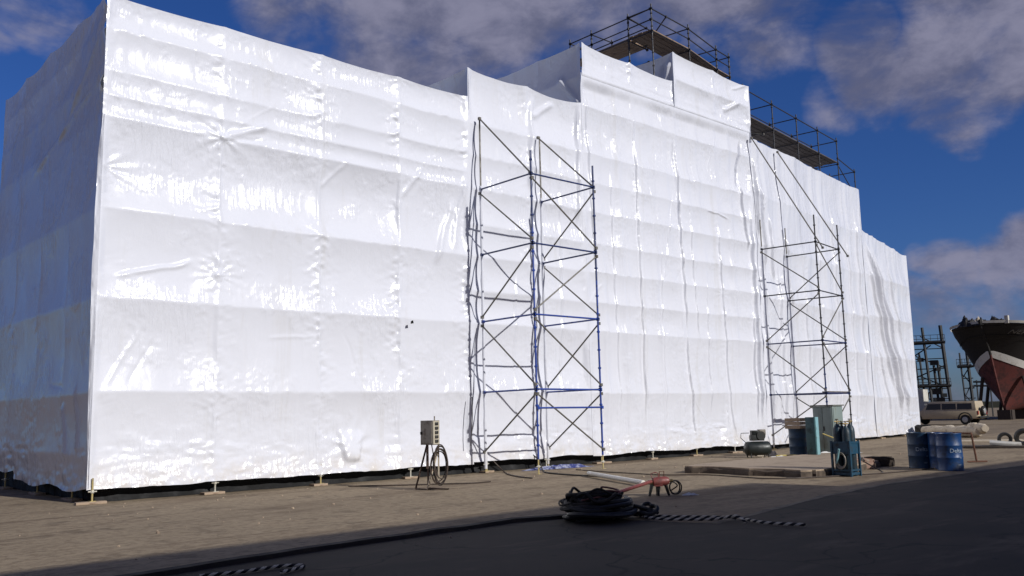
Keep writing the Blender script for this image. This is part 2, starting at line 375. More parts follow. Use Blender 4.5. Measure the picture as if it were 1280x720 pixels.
    for i in range(int(1.1 * (u1 - u0))):           # odd short diagonal creases
        cu = rs.uniform(u0, u1); cz = rs.uniform(.8, float(ztu.mean())); an = rs.uniform(-.9, .9) + (math.pi / 2 if rs.rand() < .5 else .4); ln = rs.uniform(.25, .8)
        cs.append((cu - ln * math.cos(an), cz - ln * math.sin(an), cu + ln * math.cos(an), cz + ln * math.sin(an), rs.uniform(.004, .010) * rs.choice([-1, 1]), rs.uniform(.025, .045)))
    for (a0, b0, a1, b1, am, wd) in cs:
        m0 = max(np.searchsorted(u, min(a0, a1) - wd * 5) - 1, 0); m1 = np.searchsorted(u, max(a0, a1) + wd * 5) + 1
        uu = U[m0:m1]; zz = Z[m0:m1]; L2 = (a1 - a0) ** 2 + (b1 - b0) ** 2
        if L2 == 0 or uu.size == 0: continue
        t = ((uu - a0) * (a1 - a0) + (zz - b0) * (b1 - b0)) / L2; L = math.sqrt(L2)
        d = ((uu - a0) * (b1 - b0) - (zz - b0) * (a1 - a0)) / L + .05 * min(L, 2) * vn(t * 4, t * 0 + 3, seed + 71)
        env = sst(t, -.02, .15) * (1 - sst(t, .8, 1.02))
        D[m0:m1] += 1.5 * am * env * (np.exp(-(d / wd) ** 2) + .9 * (d / wd) * np.exp(-(d / wd) ** 2))
    D = D * (.12 + .88 * sst(U, u0, u0 + .22)) * (.12 + .88 * sst(-U, -u1, -u1 + .22))
    if extra is not None: D = extra(U, Z, D)
    ud = np.array(ud, float); nrm = np.array([ud[1], -ud[0]])
    X = org[0] + ud[0] * U + nrm[0] * D; Y = org[1] + ud[1] * U + nrm[1] * D
    co = np.stack([X, Y, Z], 2).reshape(-1, 3).astype(np.float32)
    idx = np.arange(nu * nz).reshape(nu, nz)
    quads = np.stack([idx[:-1, :-1], idx[1:, :-1], idx[1:, 1:], idx[:-1, 1:]], 2).reshape(-1, 4)
    me = bpy.data.meshes.new(name); me.vertices.add(len(co)); me.vertices.foreach_set('co', co.ravel())
    me.loops.add(quads.size); me.loops.foreach_set('vertex_index', quads.ravel().astype(np.int32))
    me.polygons.add(len(quads)); me.polygons.foreach_set('loop_start', np.arange(0, quads.size, 4, dtype=np.int32))
    me.update(calc_edges=True); me.validate()
    me.polygons.foreach_set('use_smooth', np.ones(len(quads), bool)); me.materials.append(M['film'])
    o = bpy.data.objects.new(name, me); C.objects.link(o); o.parent = parent
    o.matrix_parent_inverse = world_of(parent).inverted()
    if label: o['label'] = label
    return o

B = empty('wrapped_building', (5.9, 18.9, 0))
tag(B, 'huge stepped building wrapped in glossy white plastic film, standing on scaffold jacks', 'building')
c0 = lambda z: (lambda u: np.full_like(u, z))
F0 = (0., 18.9); FX = (1., 0.)
ST = [5.95, 8.52, 11.09, 13.43, 15.78, 18.2, 20.55, 23.05, 25.4, 27.9, 30.3]
def bulge(U, Z, D):                      # a boxy bulge pushed out from inside near the ground
    hw_ = .20 + .12 * sst(Z, .5, 1.15)
    a = 1 - sst(np.abs(U - 12.0), hw_ * .75, hw_ * 1.25); b = sst(Z, .46, .62) * (1 - sst(Z, 1.02, 1.32))
    r = np.sqrt((U - 12.0) ** 2 + (Z - .85) ** 2); th = np.arctan2(Z - .85, U - 12.0)
    fan = np.cos(9 * th + 2 * vn(th * 2 + 4, r * 3, 97)) * np.exp(-((r - .45) / .3) ** 2)
    return D + .11 * a * b * (.6 + .5 * sst(1.2 - Z, 0, .6)) + .016 * fan + .03 * np.exp(-(r / .6) ** 2)
# 1 lowest bays next to the corner
sheeting('sheeting', B, F0, FX, 5.90, 15.80, lambda u: .27 + .012 * np.sin(u * 2.3) + .022 * vn(u * 1.9, u * 0 + 2, 91) + .015 * vn(u * 6, u * 0 + 1, 92), c0(10.6), ST[:5], [.27, 2.19, 4.1, 5.98, 7.93, 8.38, 8.93, 9.85, 10.7], 11, 1.15, 0., du=.034,
         creases=[(6.3, 4.55, 8.0, 5.05, .022, .05), (6.2, 2.3, 6.9, 3.6, .014, .04), (6.6, 2.3, 7.2, 3.4, -.01, .04), (8.55, 7.95, 9.7, 8.5, .03, .08), (8.6, 7.9, 9.5, 8.1, -.02, .06), (13.5, 7.3, 14.2, 8.3, .02, .08), (15.2, 6.0, 15.7, 8.4, .04, .12),
                  (14.6, 5.6, 15.3, 7.6, .03, .1), (11.1, 7.2, 11.9, 8.1, .014, .06)], extra=bulge)
# 2 one step up, behind the first tower
sheeting('sheeting', B, F0, FX, 15.80, 20.55, lambda u: .30 + .02 * np.sin(u * 2) + .035 * vn(u * 1.8, u * 0 + 3, 94), c0(11.48), ST[4:7], [.3, 2.19, 4.1, 5.0, 5.98, 6.9, 7.93, 8.9, 9.85, 11.6], 23, .35, .35, topsag=.09,
         creases=[(18.15, 8.2, 18.4, 11.3, .07, .12), (19.3, 1.5, 19.6, 10.5, .03, .04), (20.2, 7.4, 20.45, 11.2, .06, .07), (17.4, .6, 17.6, 6, .02, .04), (18.4, 10.6, 19.4, 11.25, .04, .1)])
# 3 tall middle, lower sheet up to the hem
hem = lambda U, Z, D: D * (1 - sst(Z, 12.0, 12.36)) + .034 * sst(Z, 12.0, 12.36)
sheeting('sheeting', B, F0, FX, 20.55, 30.3, lambda u: .26 + .02 * np.sin(u * 1.7) + .03 * vn(u * 1.7, u * 0 + 2, 93) + .015 * vn(u * 6, u * 0 + 1, 92), c0(12.5), ST[6:], [.26, 2.15, 4.1, 5.0, 5.98, 6.9, 7.93, 8.9, 9.85, 11.42, 12.6], 37, .25, .6, topsag=.02, du=.025, sag=.05,
         creases=[(23.2, .9, 23.15, 11.9, .055, .028), (23.3, .9, 23.26, 11.4, -.03, .025), (25.6, 4.2, 25.5, 11.6, .06, .03), (25.45, 7.5, 25.35, 11.4, -.035, .03), (25.9, .6, 25.6, 4.4, .05, .03), (26.3, 3.9, 26.2, 9, .035, .025), (28.0, 2.2, 27.9, 8.6, .05, .03), (28.3, .6, 28.0, 3.0, .035, .03),
                  (29.2, 10.0, 29.7, 12.0, -.10, .06), (29.75, 7.6, 29.5, 10.4, .06, .05), (30.05, .8, 30.1, 9.6, .08, .07), (29.8, 1.0, 29.9, 5.5, .05, .035), (22.0, 1.0, 21.9, 10, .028, .025), (21.0, 5.5, 20.8, 12, .04, .05), (24.3, 1.0, 24.4, 7.5, .028, .025), (26.9, 1.2, 27.0, 6.5, .025, .025), (24.4, 6.0, 25.3, 9.5, .018, .03), (27.2, 8.9, 28.6, 8.7, .025, .03)], extra=hem)
# 3b band above the hem, and the raised box beside it
step = lambda U, Z, D: D * sst(Z, 12.36, 12.7) + .035 + .03 * np.exp(-((Z - 12.46) / .045) ** 2) + .05 * sst(Z, 12.42, 12.8)
sheeting('sheeting', B, F0, FX, 20.58, 25.5, c0(12.40), lambda u: 13.52 - .03 * (u - 20.6), [20.58, 23.05, 25.4], [12.4, 13.6], 41, .9, .1, extra=step, sag=.11, topsag=.10)
sheeting('sheeting', B, F0, FX, 25.38, 30.28, c0(12.41), lambda u: 14.46 - .03 * (u - 25.4), [25.4, 27.9, 30.26], [12.4, 13.45, 14.5], 43, .9, .1, extra=lambda U, Z, D: D * sst(Z, 12.36, 12.7) + .035 + .03 * np.exp(-((Z - 12.46) / .045) ** 2) + .09 * sst(Z, 12.42, 12.8), sag=.13, topsag=.05,
         creases=[(28.5, 13.0, 29.6, 13.5, .05, .1), (29.2, 14.0, 30.2, 14.35, .03, .05)])
# 4 far wing, turned a few degrees away
W0 = (30.3, 18.9); WD = (.9925, .122)
sheeting('sheeting', B, W0, WD, .0, 12.08, lambda u: .20 - .006 * u, c0(12.27), [0, 2.4, 4.9, 7.3, 9.7, 12], [.2, 2.08, 4.1, 5.9, 8, 10, 12.4], 53, .3, 1.25, topsag=.03, du=.034, sag=.045,
         creases=[(.35, 8.2, .1, 11.8, .11, .08), (.9, 7.0, .5, 10.6, .09, .07), (1.6, 6.6, 1.3, 9.4, .08, .06), (3.0, 5.5, 2.6, 8.8, .07, .06), (2.0, .5, 2.1, 8, .06, .06), (.6, .5, .55, 8, .08, .07), (4.6, .6, 4.4, 8.6, .05, .05),
                  (6.5, 1, 6.3, 11, .06, .06), (8.3, 1, 8.2, 11, .05, .06), (10.3, 1.0, 10.0, 10.5, .05, .07), (11.5, 2, 11.3, 11.6, .06, .07)])
sheeting('sheeting', B, W0, WD, 11.98, 18.85, lambda u: .13 + .01 * np.sin(3 * u), lambda u: 10.28 - .078 * (u - 12), [12, 13.7, 15.4, 17.1, 18.8], [.1, 2.0, 4, 6, 8, 10.4], 59, .35, 1.2, topsag=.06, du=.036, sag=.045,
         creases=[(16.1, 1.0, 12.5, 9.9, .16, .13), (16.5, 1.0, 12.9, 9.8, -.10, .1), (17.2, .8, 13.6, 9.6, .12, .11), (15.2, 2.2, 12.4, 8.8, .09, .1), (18, 2, 15.4, 9.4, .06, .1), (14.6, .6, 13.2, 4.8, .06, .07), (16.4, 1.7, 15.9, 3.2, -.06, .07)])
# shaded end wall and the short returns at each change of height
def endfolds(U, Z, D):
    cr = np.exp(-np.clip(8.3 - U, 0, 9) / .8) * sst(Z, 7.6, 8.1)
    D = D + cr * .13 * vn((8.3 - U) * 2.0 + Z * 1.6, Z * 2.6 - U * .9, 77) + cr * .05 * vn(U * 6, Z * 5, 78)
    D = D - .06 * sst(U, 3.0, 3.1)*0
    D = D + .010 * (1 - np.abs(vn(U * .9 - Z * 1.3, Z * .5 + U * .2, 79)) * 4).clip(-1, 1) * sst(Z, 6.6, 8.0) + .008 * vn(U * 2.2 - Z * 2.6, Z, 80) * sst(Z, 6.9, 8.2)
    return D
sheeting('sheeting', B, (5.9, 27.2), (0., -1.), 0, 8.3, lambda u: .25 + .22 * (1 - sst(u, 2.8, 3.0)) + .05 * np.sin(u * 2.4), c0(10.58), [0, 2.1, 4.2, 6.3, 8.28], [.25, .95, 2.19, 4.1, 5.98, 7.93, 8.93, 9.85, 10.7], 67, .3, 0., topsag=.10, sag=.03, pleat=.12,
         creases=[(7.6, .9, 7.25, 2.4, .03, .04), (6.9, .8, 6.4, 2.0, .03, .05), (5.0, 7.9, 8.1, 9.9, .02, .08), (3.0, 7.6, 8.0, 8.9, .018, .08)], extra=endfolds)
sheeting('sheeting', B, (15.82, 27.2), (0., -1.), 0, 8.3, c0(10.2), c0(11.5), [0, 2.1, 4.2, 6.3, 8.3], [10.2, 11.6], 71, .5, .1)
sheeting('sheeting', B, (20.57, 27.2), (0., -1.), 0, 8.3, c0(11.2), c0(13.52), [0, 2.1, 4.2, 6.3, 8.3], [11.2, 12.4, 13.6], 73, .5, .15,
         creases=[(8.25, 11.3, 7.2, 12.6, .08, .12)])
sheeting('sheeting', B, (25.4, 22.2), (0., -1.), 0, 3.4, c0(12.4), c0(14.46), [0, 1.7, 3.4], [12.4, 14.5], 79, .6, .3, creases=[(2.6, 12.6, 3.3, 14.3, .14, .16), (2.2, 12.6, 2.9, 14.2, -.08, .12)])
sheeting('sheeting', B, (30.3 + .9925 * 12, 18.9 + .122 * 12), (-.122, .9925), 0, 7.5, c0(9.8), c0(12.25), [0, 2.5, 5, 7.5], [9.8, 12.3], 83, .4, .3)
sheeting('sheeting', B, (30.28, 18.8), (0, 1.), 0, 8, c0(12.0), c0(14.3), [0, 2.5, 5, 8], [12, 14.4], 85, .4, .3)
# loose lap of film sticking out past the corner, wider towards the top
fl = MB(); vs = []; fs = []; rs = np.random.RandomState(21)
for i in range(190):
    z = .3 + 7.65 * i / 189; wd_ = (.02 + .11 * (i / 189) ** .8) * (1 + .25 * float(vn(np.array([z * 1.3]), np.array([1.]), 5)[0])) * min(1., (190 - i) / 60 + .12)
    for k in range(5):
        q = k / 4; vs.append((5.93 - wd_ * q, 18.87 + .07 * q + .05 * q * float(vn(np.array([z * 2.1]), np.array([q * 2 + 3]), 6)[0]) + .03 * float(vn(np.array([z * 6.]), np.array([q * 5]), 7)[0]) * q, z))
    if i:
        for k in range(4): fs.append((5 * i - 5 + k, 5 * i + k, 5 * i + k + 1, 5 * i - 4 + k))
fl.add(vs, fs); fl.build('corner_flap', 'film', B, sharp=70)
# flat film roofs a little below each parapet, and the far walls
rf = MB()
for (x0, x1, z) in ((5.95, 15.8, 10.35), (15.85, 20.5, 11.2), (20.6, 30.2, 12.3)):
    rf.box((x0 + .3, 19.35, z - .03), (x1, 27.15, z))
p = lambda u, v: (30.3 + .9925 * u - .122 * v, 18.9 + .122 * u + .9925 * v)
def prism(mb, quad, z0, z1):
    mb.add([(x, y, z0) for x, y in quad] + [(x, y, z1) for x, y in quad], [(3, 2, 1, 0), (4, 5, 6, 7), (0, 1, 5, 4), (1, 2, 6, 5), (2, 3, 7, 6), (3, 0, 4, 7)])
prism(rf, [p(.05, .4), p(11.95, .4), p(11.95, 7.5), p(.05, 7.5)], 11.95, 11.98)
prism(rf, [p(12, .4), p(18.5, .4), p(18.8, 7.5), p(12, 7.5)], 9.6, 9.63)
rf.build('roof_sheeting', 'film', B)
bk = MB(); bk.box((5.95, 27.2, .2), (30.3, 27.24, 10.3)); prism(bk, [p(18.82, .02), p(18.86, .02), p(18.86, 7.5), p(18.82, 7.5)], .15, 9.7); prism(bk, [p(-.9, 7.5), p(18.86, 7.5), p(18.86, 7.54), p(-.9, 7.54)], .15, 9.7)
bk.build('rear_sheeting', 'film', B)
# black polythene skirt closing the gap above the ground
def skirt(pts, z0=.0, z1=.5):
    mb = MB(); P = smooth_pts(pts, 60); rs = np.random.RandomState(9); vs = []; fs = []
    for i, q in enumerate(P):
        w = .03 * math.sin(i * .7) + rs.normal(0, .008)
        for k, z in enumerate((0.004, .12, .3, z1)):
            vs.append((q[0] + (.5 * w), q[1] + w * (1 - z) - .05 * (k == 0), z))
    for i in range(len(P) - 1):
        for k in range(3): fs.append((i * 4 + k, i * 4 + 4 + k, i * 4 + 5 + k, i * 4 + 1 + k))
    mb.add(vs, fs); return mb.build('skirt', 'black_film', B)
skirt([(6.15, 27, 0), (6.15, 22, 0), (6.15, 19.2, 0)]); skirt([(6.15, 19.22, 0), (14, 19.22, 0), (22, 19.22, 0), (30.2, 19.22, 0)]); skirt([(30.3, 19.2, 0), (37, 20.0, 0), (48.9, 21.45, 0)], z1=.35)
# dark torn spots of the film
t = MB(); t.add([(13.60, 18.72, 3.93), (13.70, 18.72, 3.95), (13.68, 18.72, 4.03), (13.61, 18.72, 4.0)], [(0, 1, 2, 3)]); t.build('tear', 'black_film', B)
# jacks under the wall, boards under the jacks
jackpts = [(6.0, 18.86), (8.56, 18.97), (11.15, 18.97), (13.75, 18.97), (16.3, 18.95), (18.6, 18.97), (21.0, 18.97), (23.5, 18.97), (25.9, 18.97), (28.2, 18.97)]
wing = [(6.0, 20.1), (6.0, 22.6), (6.0, 25.4)]
far = [(33.0, 19.32), (36.2, 19.71), (39.5, 20.12), (43.0, 20.55), (46.5, 20.98)]
def jack(x, y, parent, ht=.5, mat='jack'):
    j = MB().tube((x, y, .06), (x, y, ht), .019, 8); j.box((x - .06, y - .06, .052), (x + .06, y + .06, .06))
    o = j.build('base_jack', mat, parent)
    n = MB(); n.tube((x - .085, y - .01, .24), (x + .085, y + .01, .24), .014, 6); n.lathe([(.033, .21), (.036, .225), (.036, .255), (.033, .27)], (x, y, 0), 10)
    n.build('wing_nut', 'jackw', o); return o
bm0 = None
def sole(x, y, rz, label, first=[None], ln=.62):
    if first[0] is None:
        first[0] = MB().box((-.31, -.11, 0), (.31, .11, .05)).build('sole_board', 'timber', None, .006); o = first[0]
    else:
        o = first[0].copy(); C.objects.link(o)
    o.location = (x, y, .002); o.rotation_euler = (0, 0, rz); o.scale = (ln / .62, 1, 1)
    tag(o, label, 'board', 'timber sole boards under scaffold jacks'); return o
for i, (x, y) in enumerate(jackpts):
    jack(x, y, B, .5, 'jackw' if i % 2 else 'jack')
    lab = 'timber sole board under the corner jack of the wrapped building' if i == 0 else 'timber sole board under the %s jack from the wrapped corner, sunlit side' % ORD[i]
    sole(x + random.uniform(-.06, .06), y, random.uniform(-.22, .25), lab, ln=random.uniform(.36, .66))
for i, (x, y) in enumerate(wing):
    jack(x, y, B, .5); sole(x, y, R(90) + random.uniform(-.1, .1), 'timber sole board under the %s jack along the shaded end wall' % ORD[i])
for i, (x, y) in enumerate(far):
    jack(x, y, B, .4); sole(x, y, .12, 'timber sole board under the %s jack of the far wing beyond the cylinders' % ORD[i])

gv = MB(); rs_ = random.Random(77)
for k in range(260):
    x = rs_.uniform(3, 34); y = 18.4 - abs(rs_.gauss(0, 3.2)) if rs_.random() < .7 else rs_.uniform(8.6, 18)
    r_ = rs_.choice([.008, .01, .012, .015, .02, .03]) * rs_.uniform(.7, 1.2); a_ = rs_.uniform(0, 6.3); pts = []
    for z_, q_ in ((0, 1.), (.55, .9), (1., .45)): pts += [(x + r_ * q_ * rs_.uniform(.7, 1.2) * math.cos(a_ + i * 1.2566), y + r_ * q_ * rs_.uniform(.7, 1.2) * math.sin(a_ + i * 1.2566), z_ * r_ * .9) for i in range(5)]
    gv.add(pts, [(i, (i + 1) % 5, 5 + (i + 1) % 5, 5 + i) for i in range(5)] + [(5 + i, 5 + (i + 1) % 5, 10 + (i + 1) % 5, 10 + i) for i in range(5)] + [(10, 11, 12, 13, 14)])
tag(gv.build('gravel', 'concrete', None, sharp=20), 'loose stones scattered over the sandy yard', 'gravel', kind='stuff')

# ------------------------------------------------------------------ scaffold parts
def standard(parent, a, b, mat='darktube', r=.027, cup=True):
    s = MB().tube(a, b, r, 10); z = a[2] + .35
    if cup:
        while z < b[2] - .05:
            q = (z - a[2]) / (b[2] - a[2]); x = a[0] + (b[0] - a[0]) * q; y = a[1] + (b[1] - a[1]) * q
            s.lathe([(.030, -.028), (.045, -.022), (.045, .018), (.030, .03)], (x, y, z), 10); z += .5
    return s.build('standard', mat, parent)
def bar(parent, name, a, b, mat, r=.024, clamp=True):
    a = V(a); b = V(b); d = (b - a).normalized()
    s = MB().tube(a - d * .04, b + d * .04, r, 8)
    if clamp:
        for q in (a, b): s.box(tuple(q - V((.036, .036, .04))), tuple(q + V((.036, .036, .04))))
    return s.build(name, mat, parent)

def tower(foot, levels, z_top, mats, label, tall_back, top_tubes, pattern, wrap_r=.05):
    A, Cc, Bb, Dd = [V((*q, 0)) for q in foot]        # outer near, outer far, wall near, wall far
    T = empty('scaffold_tower', tuple((A + Cc + Bb + Dd) / 4)); tag(T, label, 'scaffold tower', 'free-standing scaffold towers against the film')
    at = lambda p, z: (p.x, p.y, z)
    lo, hi = mats['low'], mats['high']; zs = mats['split']
    for p, zt in ((A, z_top[0]), (Cc, z_top[1])):
        zsp = zs[0] if p is A else zs[1]
        if zsp: standard(T, at(p, .42), at(p, zsp), lo); standard(T, at(p, zsp), at(p, zt), hi)
        else: standard(T, at(p, .42), at(p, zt), hi)
        jack(p.x, p.y, T, .5)
    for p, zt in ((Bb, tall_back[0]), (Dd, tall_back[1])):          # inner standards, bandaged in white film up to the top lift
        rs_ = random.Random(int(p.x * 100)); w_ = MB(); k = 26
        w_.path([(p.x + rs_.uniform(-.003, .003), p.y + rs_.uniform(-.003, .003), .12 + (levels[-1] + .1 - .12) * i / k) for i in range(k + 1)], .05, 10, rr=[wrap_r * rs_.uniform(.75, 1.25) for i in range(k + 1)])
        w_.build('wrapped_standard', 'film', T)
        MB().tube(at(p, levels[-1] + .05), at(p, zt), .024, 8).build('standard', 'galv', T)
        jack(p.x, p.y, T, .3)
    for i, z in enumerate(levels):
        m = lo if z < zs[2] else hi
        for p, q in ((A, Cc), (A, Bb), (Cc, Dd)):
            bar(T, 'ledger', at(p, z), at(q, z + random.uniform(-.015, .015)), m, .024)
    zl = [.45] + list(levels); e = .03
    for i in range(len(levels)):
        z0, z1 = zl[i] + .12, zl[i + 1] - .12
        ab, ac, cd = pattern[i]
        bar(T, 'brace', (A.x - e, A.y, z1 if ab else z0 ), (Bb.x - e, Bb.y, z0 if ab else z1), 'galv', .022)
        bar(T, 'brace', (A.x, A.y - e, z1 if ac else z0), (Cc.x, Cc.y - e, z0 if ac else z1), 'galv', .022)
        bar(T, 'brace', (Cc.x + e, Cc.y, z1 if cd else z0), (Dd.x + e, Dd.y, z0 if cd else z1), 'galv', .022)
    for a, b in top_tubes: bar(T, 'raking_tube', a, b, 'galv', .024)
    return T
T1 = tower([(16.02, 16.62), (18.45, 16.62), (16.08, 18.74), (18.48, 18.76)], [2.19, 4.12, 6.0, 7.87], (8.5, 8.5), dict(low='blue', high='navy', split=(6.4, 5.2, 5.2)),
           'nearer scaffold tower with blue painted posts and grey cross braces against white film', (9.98, 9.9),
           [((16.08, 18.74, 9.95), (16.05, 16.68, 7.92)), ((18.42, 18.76, 9.85), (18.45, 16.66, 7.92))], [(1, 1, 1), (0, 1, 1), (1, 0, 0), (0, 1, 1)], .042)
bar(T1, 'ledger', (16.02, 16.59, 1.71), (18.45, 16.59, 1.70), 'blue')
T2 = tower([(30.73, 16.63), (33.03, 16.92), (30.47, 18.76), (32.77, 19.04)], [2.08, 4.02, 5.88, 7.72], (8.75, 8.7), dict(low='navy', high='darktube', split=(3.0, 0, 5.0)),
           'farther dark scaffold tower behind the cabinet and gas cylinders', (8.9, 8.9),
           [((30.2, 18.74, 12.15), (31.0, 16.50, 7.5)), ((32.6, 19.05, 12.1), (33.3, 16.7, 7.45))], [(1, 0, 0), (0, 1, 1), (1, 0, 0), (0, 1, 1)], .035)
o = MB().box((0, -.12, 0), (2.1, .12, .045)).build('scaffold_plank', 'greyboard', None, .005); o.location = (31.1, 16.86, 2.11); o.rotation_euler = (0, 0, R(7.4))
tag(o, 'dark scaffold plank lying on the lowest ledgers of the farther tower', 'plank')

# rooftop scaffolds
def run(T, pts_out, pts_in, z_rail, z_plat, z_foot, mid=None, mat='darktube', plat='board', ends=True, zi=None):
    for i, (a, b) in enumerate(zip(pts_out, pts_in)):
        standard(T, (*a, z_foot), (*a, z_rail + .18), mat, .026)
        if zi is None or i in zi: standard(T, (*b, z_foot), (*b, z_rail + .12), mat, .026)
        bar(T, 'transom', (*a, z_rail), (*b, z_rail), mat, .024)
        bar(T, 'transom', (*a, z_plat - .06), (*b, z_plat - .06), mat, .024)
    for i in range(len(pts_out) - 1):
        a, b = pts_out[i], pts_out[i + 1]; c, d = pts_in[i], pts_in[i + 1]
        bar(T, 'guard_rail', (*a, z_rail), (*b, z_rail), mat, .024); bar(T, 'guard_rail', (*a, z_plat - .02), (*b, z_plat - .02), mat, .022)
        bar(T, 'guard_rail', (*c, z_rail), (*d, z_rail), mat, .024)
        if mid: bar(T, 'guard_rail', (*a, mid), (*b, mid), mat, .022)
        n = 5
        pb = MB()
        for k in range(n):
            f0, f1 = k / n + .012, (k + 1) / n - .012; L = lambda p, q, f: (p[0] + (q[0] - p[0]) * f, p[1] + (q[1] - p[1]) * f)
            quad = [L(a, c, f0), L(b, d, f0), L(b, d, f1), L(a, c, f1)]; e = random.uniform(-.06, .06); dz = random.uniform(0, .012)
            dd = V((b[0] - a[0], b[1] - a[1], 0)).normalized() * e
            quad = [(x + dd.x, y + dd.y) for x, y in quad]
            prism(pb, quad, z_plat + dz, z_plat + .045 + dz)
        pb.build('platform_boards', plat, T)
U1 = empty('roof_scaffold', (25.4, 20, 12.4)); tag(U1, 'L-shaped scaffold walkway with brown boards on the highest roof', 'scaffold', 'scaffold walkways on the roof')
fo = [(24.86, 19.25), (27.36, 19.45), (29.9, 19.95), (31.0, 20.08)]; fi = [(24.8, 20.3), (27.2, 20.6), (29.7, 21.05), (30.8, 21.2)]
run(U1, fo, fi, 16.13, 15.3, 12.6, 15.72)
lo_ = [(24.86, 20.35), (24.86, 22.2), (24.86, 23.35)]; li = [(26.06, 20.45), (26.06, 22.2), (26.06, 23.35)]
run(U1, lo_, li, 16.13, 15.31, 12.6, 15.72, zi=(1, 2))
bar(U1, 'guard_rail', (24.86, 19.3, 16.13), (24.86, 20.35, 16.13), 'darktube'); bar(U1, 'guard_rail', (24.86, 19.3, 15.72), (24.86, 20.35, 15.72), 'darktube'); bar(U1, 'guard_rail', (26.06, 20.4, 14.75), (26.06, 23.4, 14.75), 'darktube'); bar(U1, 'guard_rail', (26.06, 20.4, 14.35), (26.06, 23.4, 14.35), 'darktube')
bar(U1, 'brace', (25.8, 19.3, 16.1), (25.8, 20.3, 15.3), 'darktube')
U2 = empty('roof_scaffold', tuple((*p(6, .6), 12))); tag(U2, 'long straight scaffold walkway with dark boards on the lower far roof', 'scaffold', 'scaffold walkways on the roof')
us = [.1, 2.79, 5.31, 7.71, 10.06]
run(U2, [p(u, .2) for u in us], [p(u, 1.45) for u in us], 14.36, 13.28, 11.9, None, plat='greyboard')
for u in (12.24,):
    standard(U2, (*p(u, .2), 11.9), (*p(u, .2), 13.4), 'darktube'); standard(U2, (*p(u, 1.45), 11.9), (*p(u, 1.45), 13.4), 'darktube')
    bar(U2, 'transom', (*p(u, .2), 13.25), (*p(u, 1.45), 13.25), 'darktube'); bar(U2, 'guard_rail', (*p(10.06, .2), 13.5), (*p(u, .2), 13.25), 'darktube'); bar(U2, 'guard_rail', (*p(10.06, 1.45), 13.3), (*p(u, 1.45), 13.25), 'darktube')
bar(U2, 'brace', (*p(10.06, .22), 13.2), (*p(12.2, .22), 12.0), 'darktube'); bar(U2, 'brace', (*p(2.0, .3), 12.9), (*p(2.0, 1.4), 13.25), 'galv')

# ------------------------------------------------------------------ switch box on its stand
S = empty('power_box', (11.9, 15.65, 0)); tag(S, 'grey electrical switch box with a row of sockets on a rusty iron stand', 'power box')
bx, by = 11.78, 15.45
b = MB().box((bx, by, .95), (bx + .19, by + .43, 1.47)).build('box', 'boxgrey', S, .008)
MB().box((bx + .012, by - .012, .965), (bx + .178, by - .002, 1.455)).build('socket_panel', 'boxside', b)
for k in range(5):
    s = MB().box((bx + .055, by - .035, 1.0 + k * .092), (bx + .135, by - .0125, 1.0 + k * .092 + .062)); s.build('socket', 'socket', b, .006)
MB().box((bx - .012, by + .03, .985), (bx - .002, by + .40, 1.435)).build('door', 'boxgrey', b)
MB().box((bx - .04, by + .36, 1.17), (bx - .012, by + .39, 1.23)).build('latch', 'socket', b)
MB().tube((bx + .1, by + .06, 1.47), (bx + .1, by + .06, 1.56), .014).build('lifting_lug', 'boxgrey', b)
def leg(a, c, m, r=.02): MB().path([a, c], r, 4).build('leg', m, S)
leg((bx + .02, by + .22, .97), (bx - .05, by + .55, .02), 'legdark', .026); leg((bx + .02, by + .22, .95), (bx + .02, by + .22, .45), 'legdark', .03)
leg((bx + .17, by + .02, .95), (bx + .17, by + .02, .10), 'legpale', .022); leg((bx + .15, by + .03, .80), (bx + .0, by + .2, .02), 'legpale', .022); leg((bx + .17, by + .40, .95), (bx + .25, by + .50, .02), 'legdark')
MB().path([(bx - .05, by + .55, .02), (bx + .0, by + .2, .02), (bx + .30, by - .15, .02), (bx + .25, by + .50, .02)], .016, 6).build('base_bar', 'legdark', S)
cc = MB(); rs = random.Random(4)
for k in range(6):
    cx, cy, cz = bx + .13 + rs.uniform(-.03, .03), by - .05 - .018 * k, .53 + rs.uniform(-.04, .03); ra, rb = .17 + rs.uniform(-.035, .03), .36 + rs.uniform(-.06, .05); ti = rs.uniform(-.25, .25)
    pts = []
    for q in range(28):
        an = 2 * math.pi * q / 28; dx = ra * math.cos(an); dz = rb * math.sin(an)
        pts.append((cx + dx * math.cos(ti) - dz * math.sin(ti) * .4, cy - .35 * dx + rs.uniform(-.003, .003), cz + dz))
    cc.path(pts, .012, 6, closed=True)
cc.path(smooth_pts([(bx + .05, by + .1, .95), (bx - .0, by - .02, .75), (bx + .02, by - .05, .5), (bx + .1, by - .08, .25)], 6), .012, 6)
tag(cc.build('cable_coil', 'brownhose'), 'loops of brown cable hung on the switch box stand', 'cable')

# ------------------------------------------------------------------ cables and hoses on the ground
def cable(name, pts, r, mat, label, cat='cable', n=8):
    tag(MB().path(smooth_pts(pts, n), r, 6).build(name, mat), label, cat)
cable('ground_cable', [(11.3, 18.0, .02), (12.0, 17.3, .02), (12.9, 16.6, .02), (13.4, 16.2, .02), (14.0, 16.15, .02)], .016, 'brownhose', 'brown cable crossing sandy ground left of the switch box')
cable('ground_cable', [(16.5, 18.9, .3), (16.6, 18.6, .03), (15.9, 17.6, .02), (15.4, 16.6, .02), (15.3, 16.1, .02)], .018, 'brownhose', 'thin dark cable from the film to the foot of the nearer tower')
cable('ground_cable', [(18.0, 19.0, .45), (18.05, 18.7, .25), (17.6, 18.1, .02), (16.9, 17.2, .02), (16.6, 16.2, .02), (16.5, 15.0, .02), (16.0, 13.6, .02), (15.2, 12.2, .02), (14.4, 11.5, .02)], .019, 'rubber', 'black hose running beside the white pipe to the red valve unit')
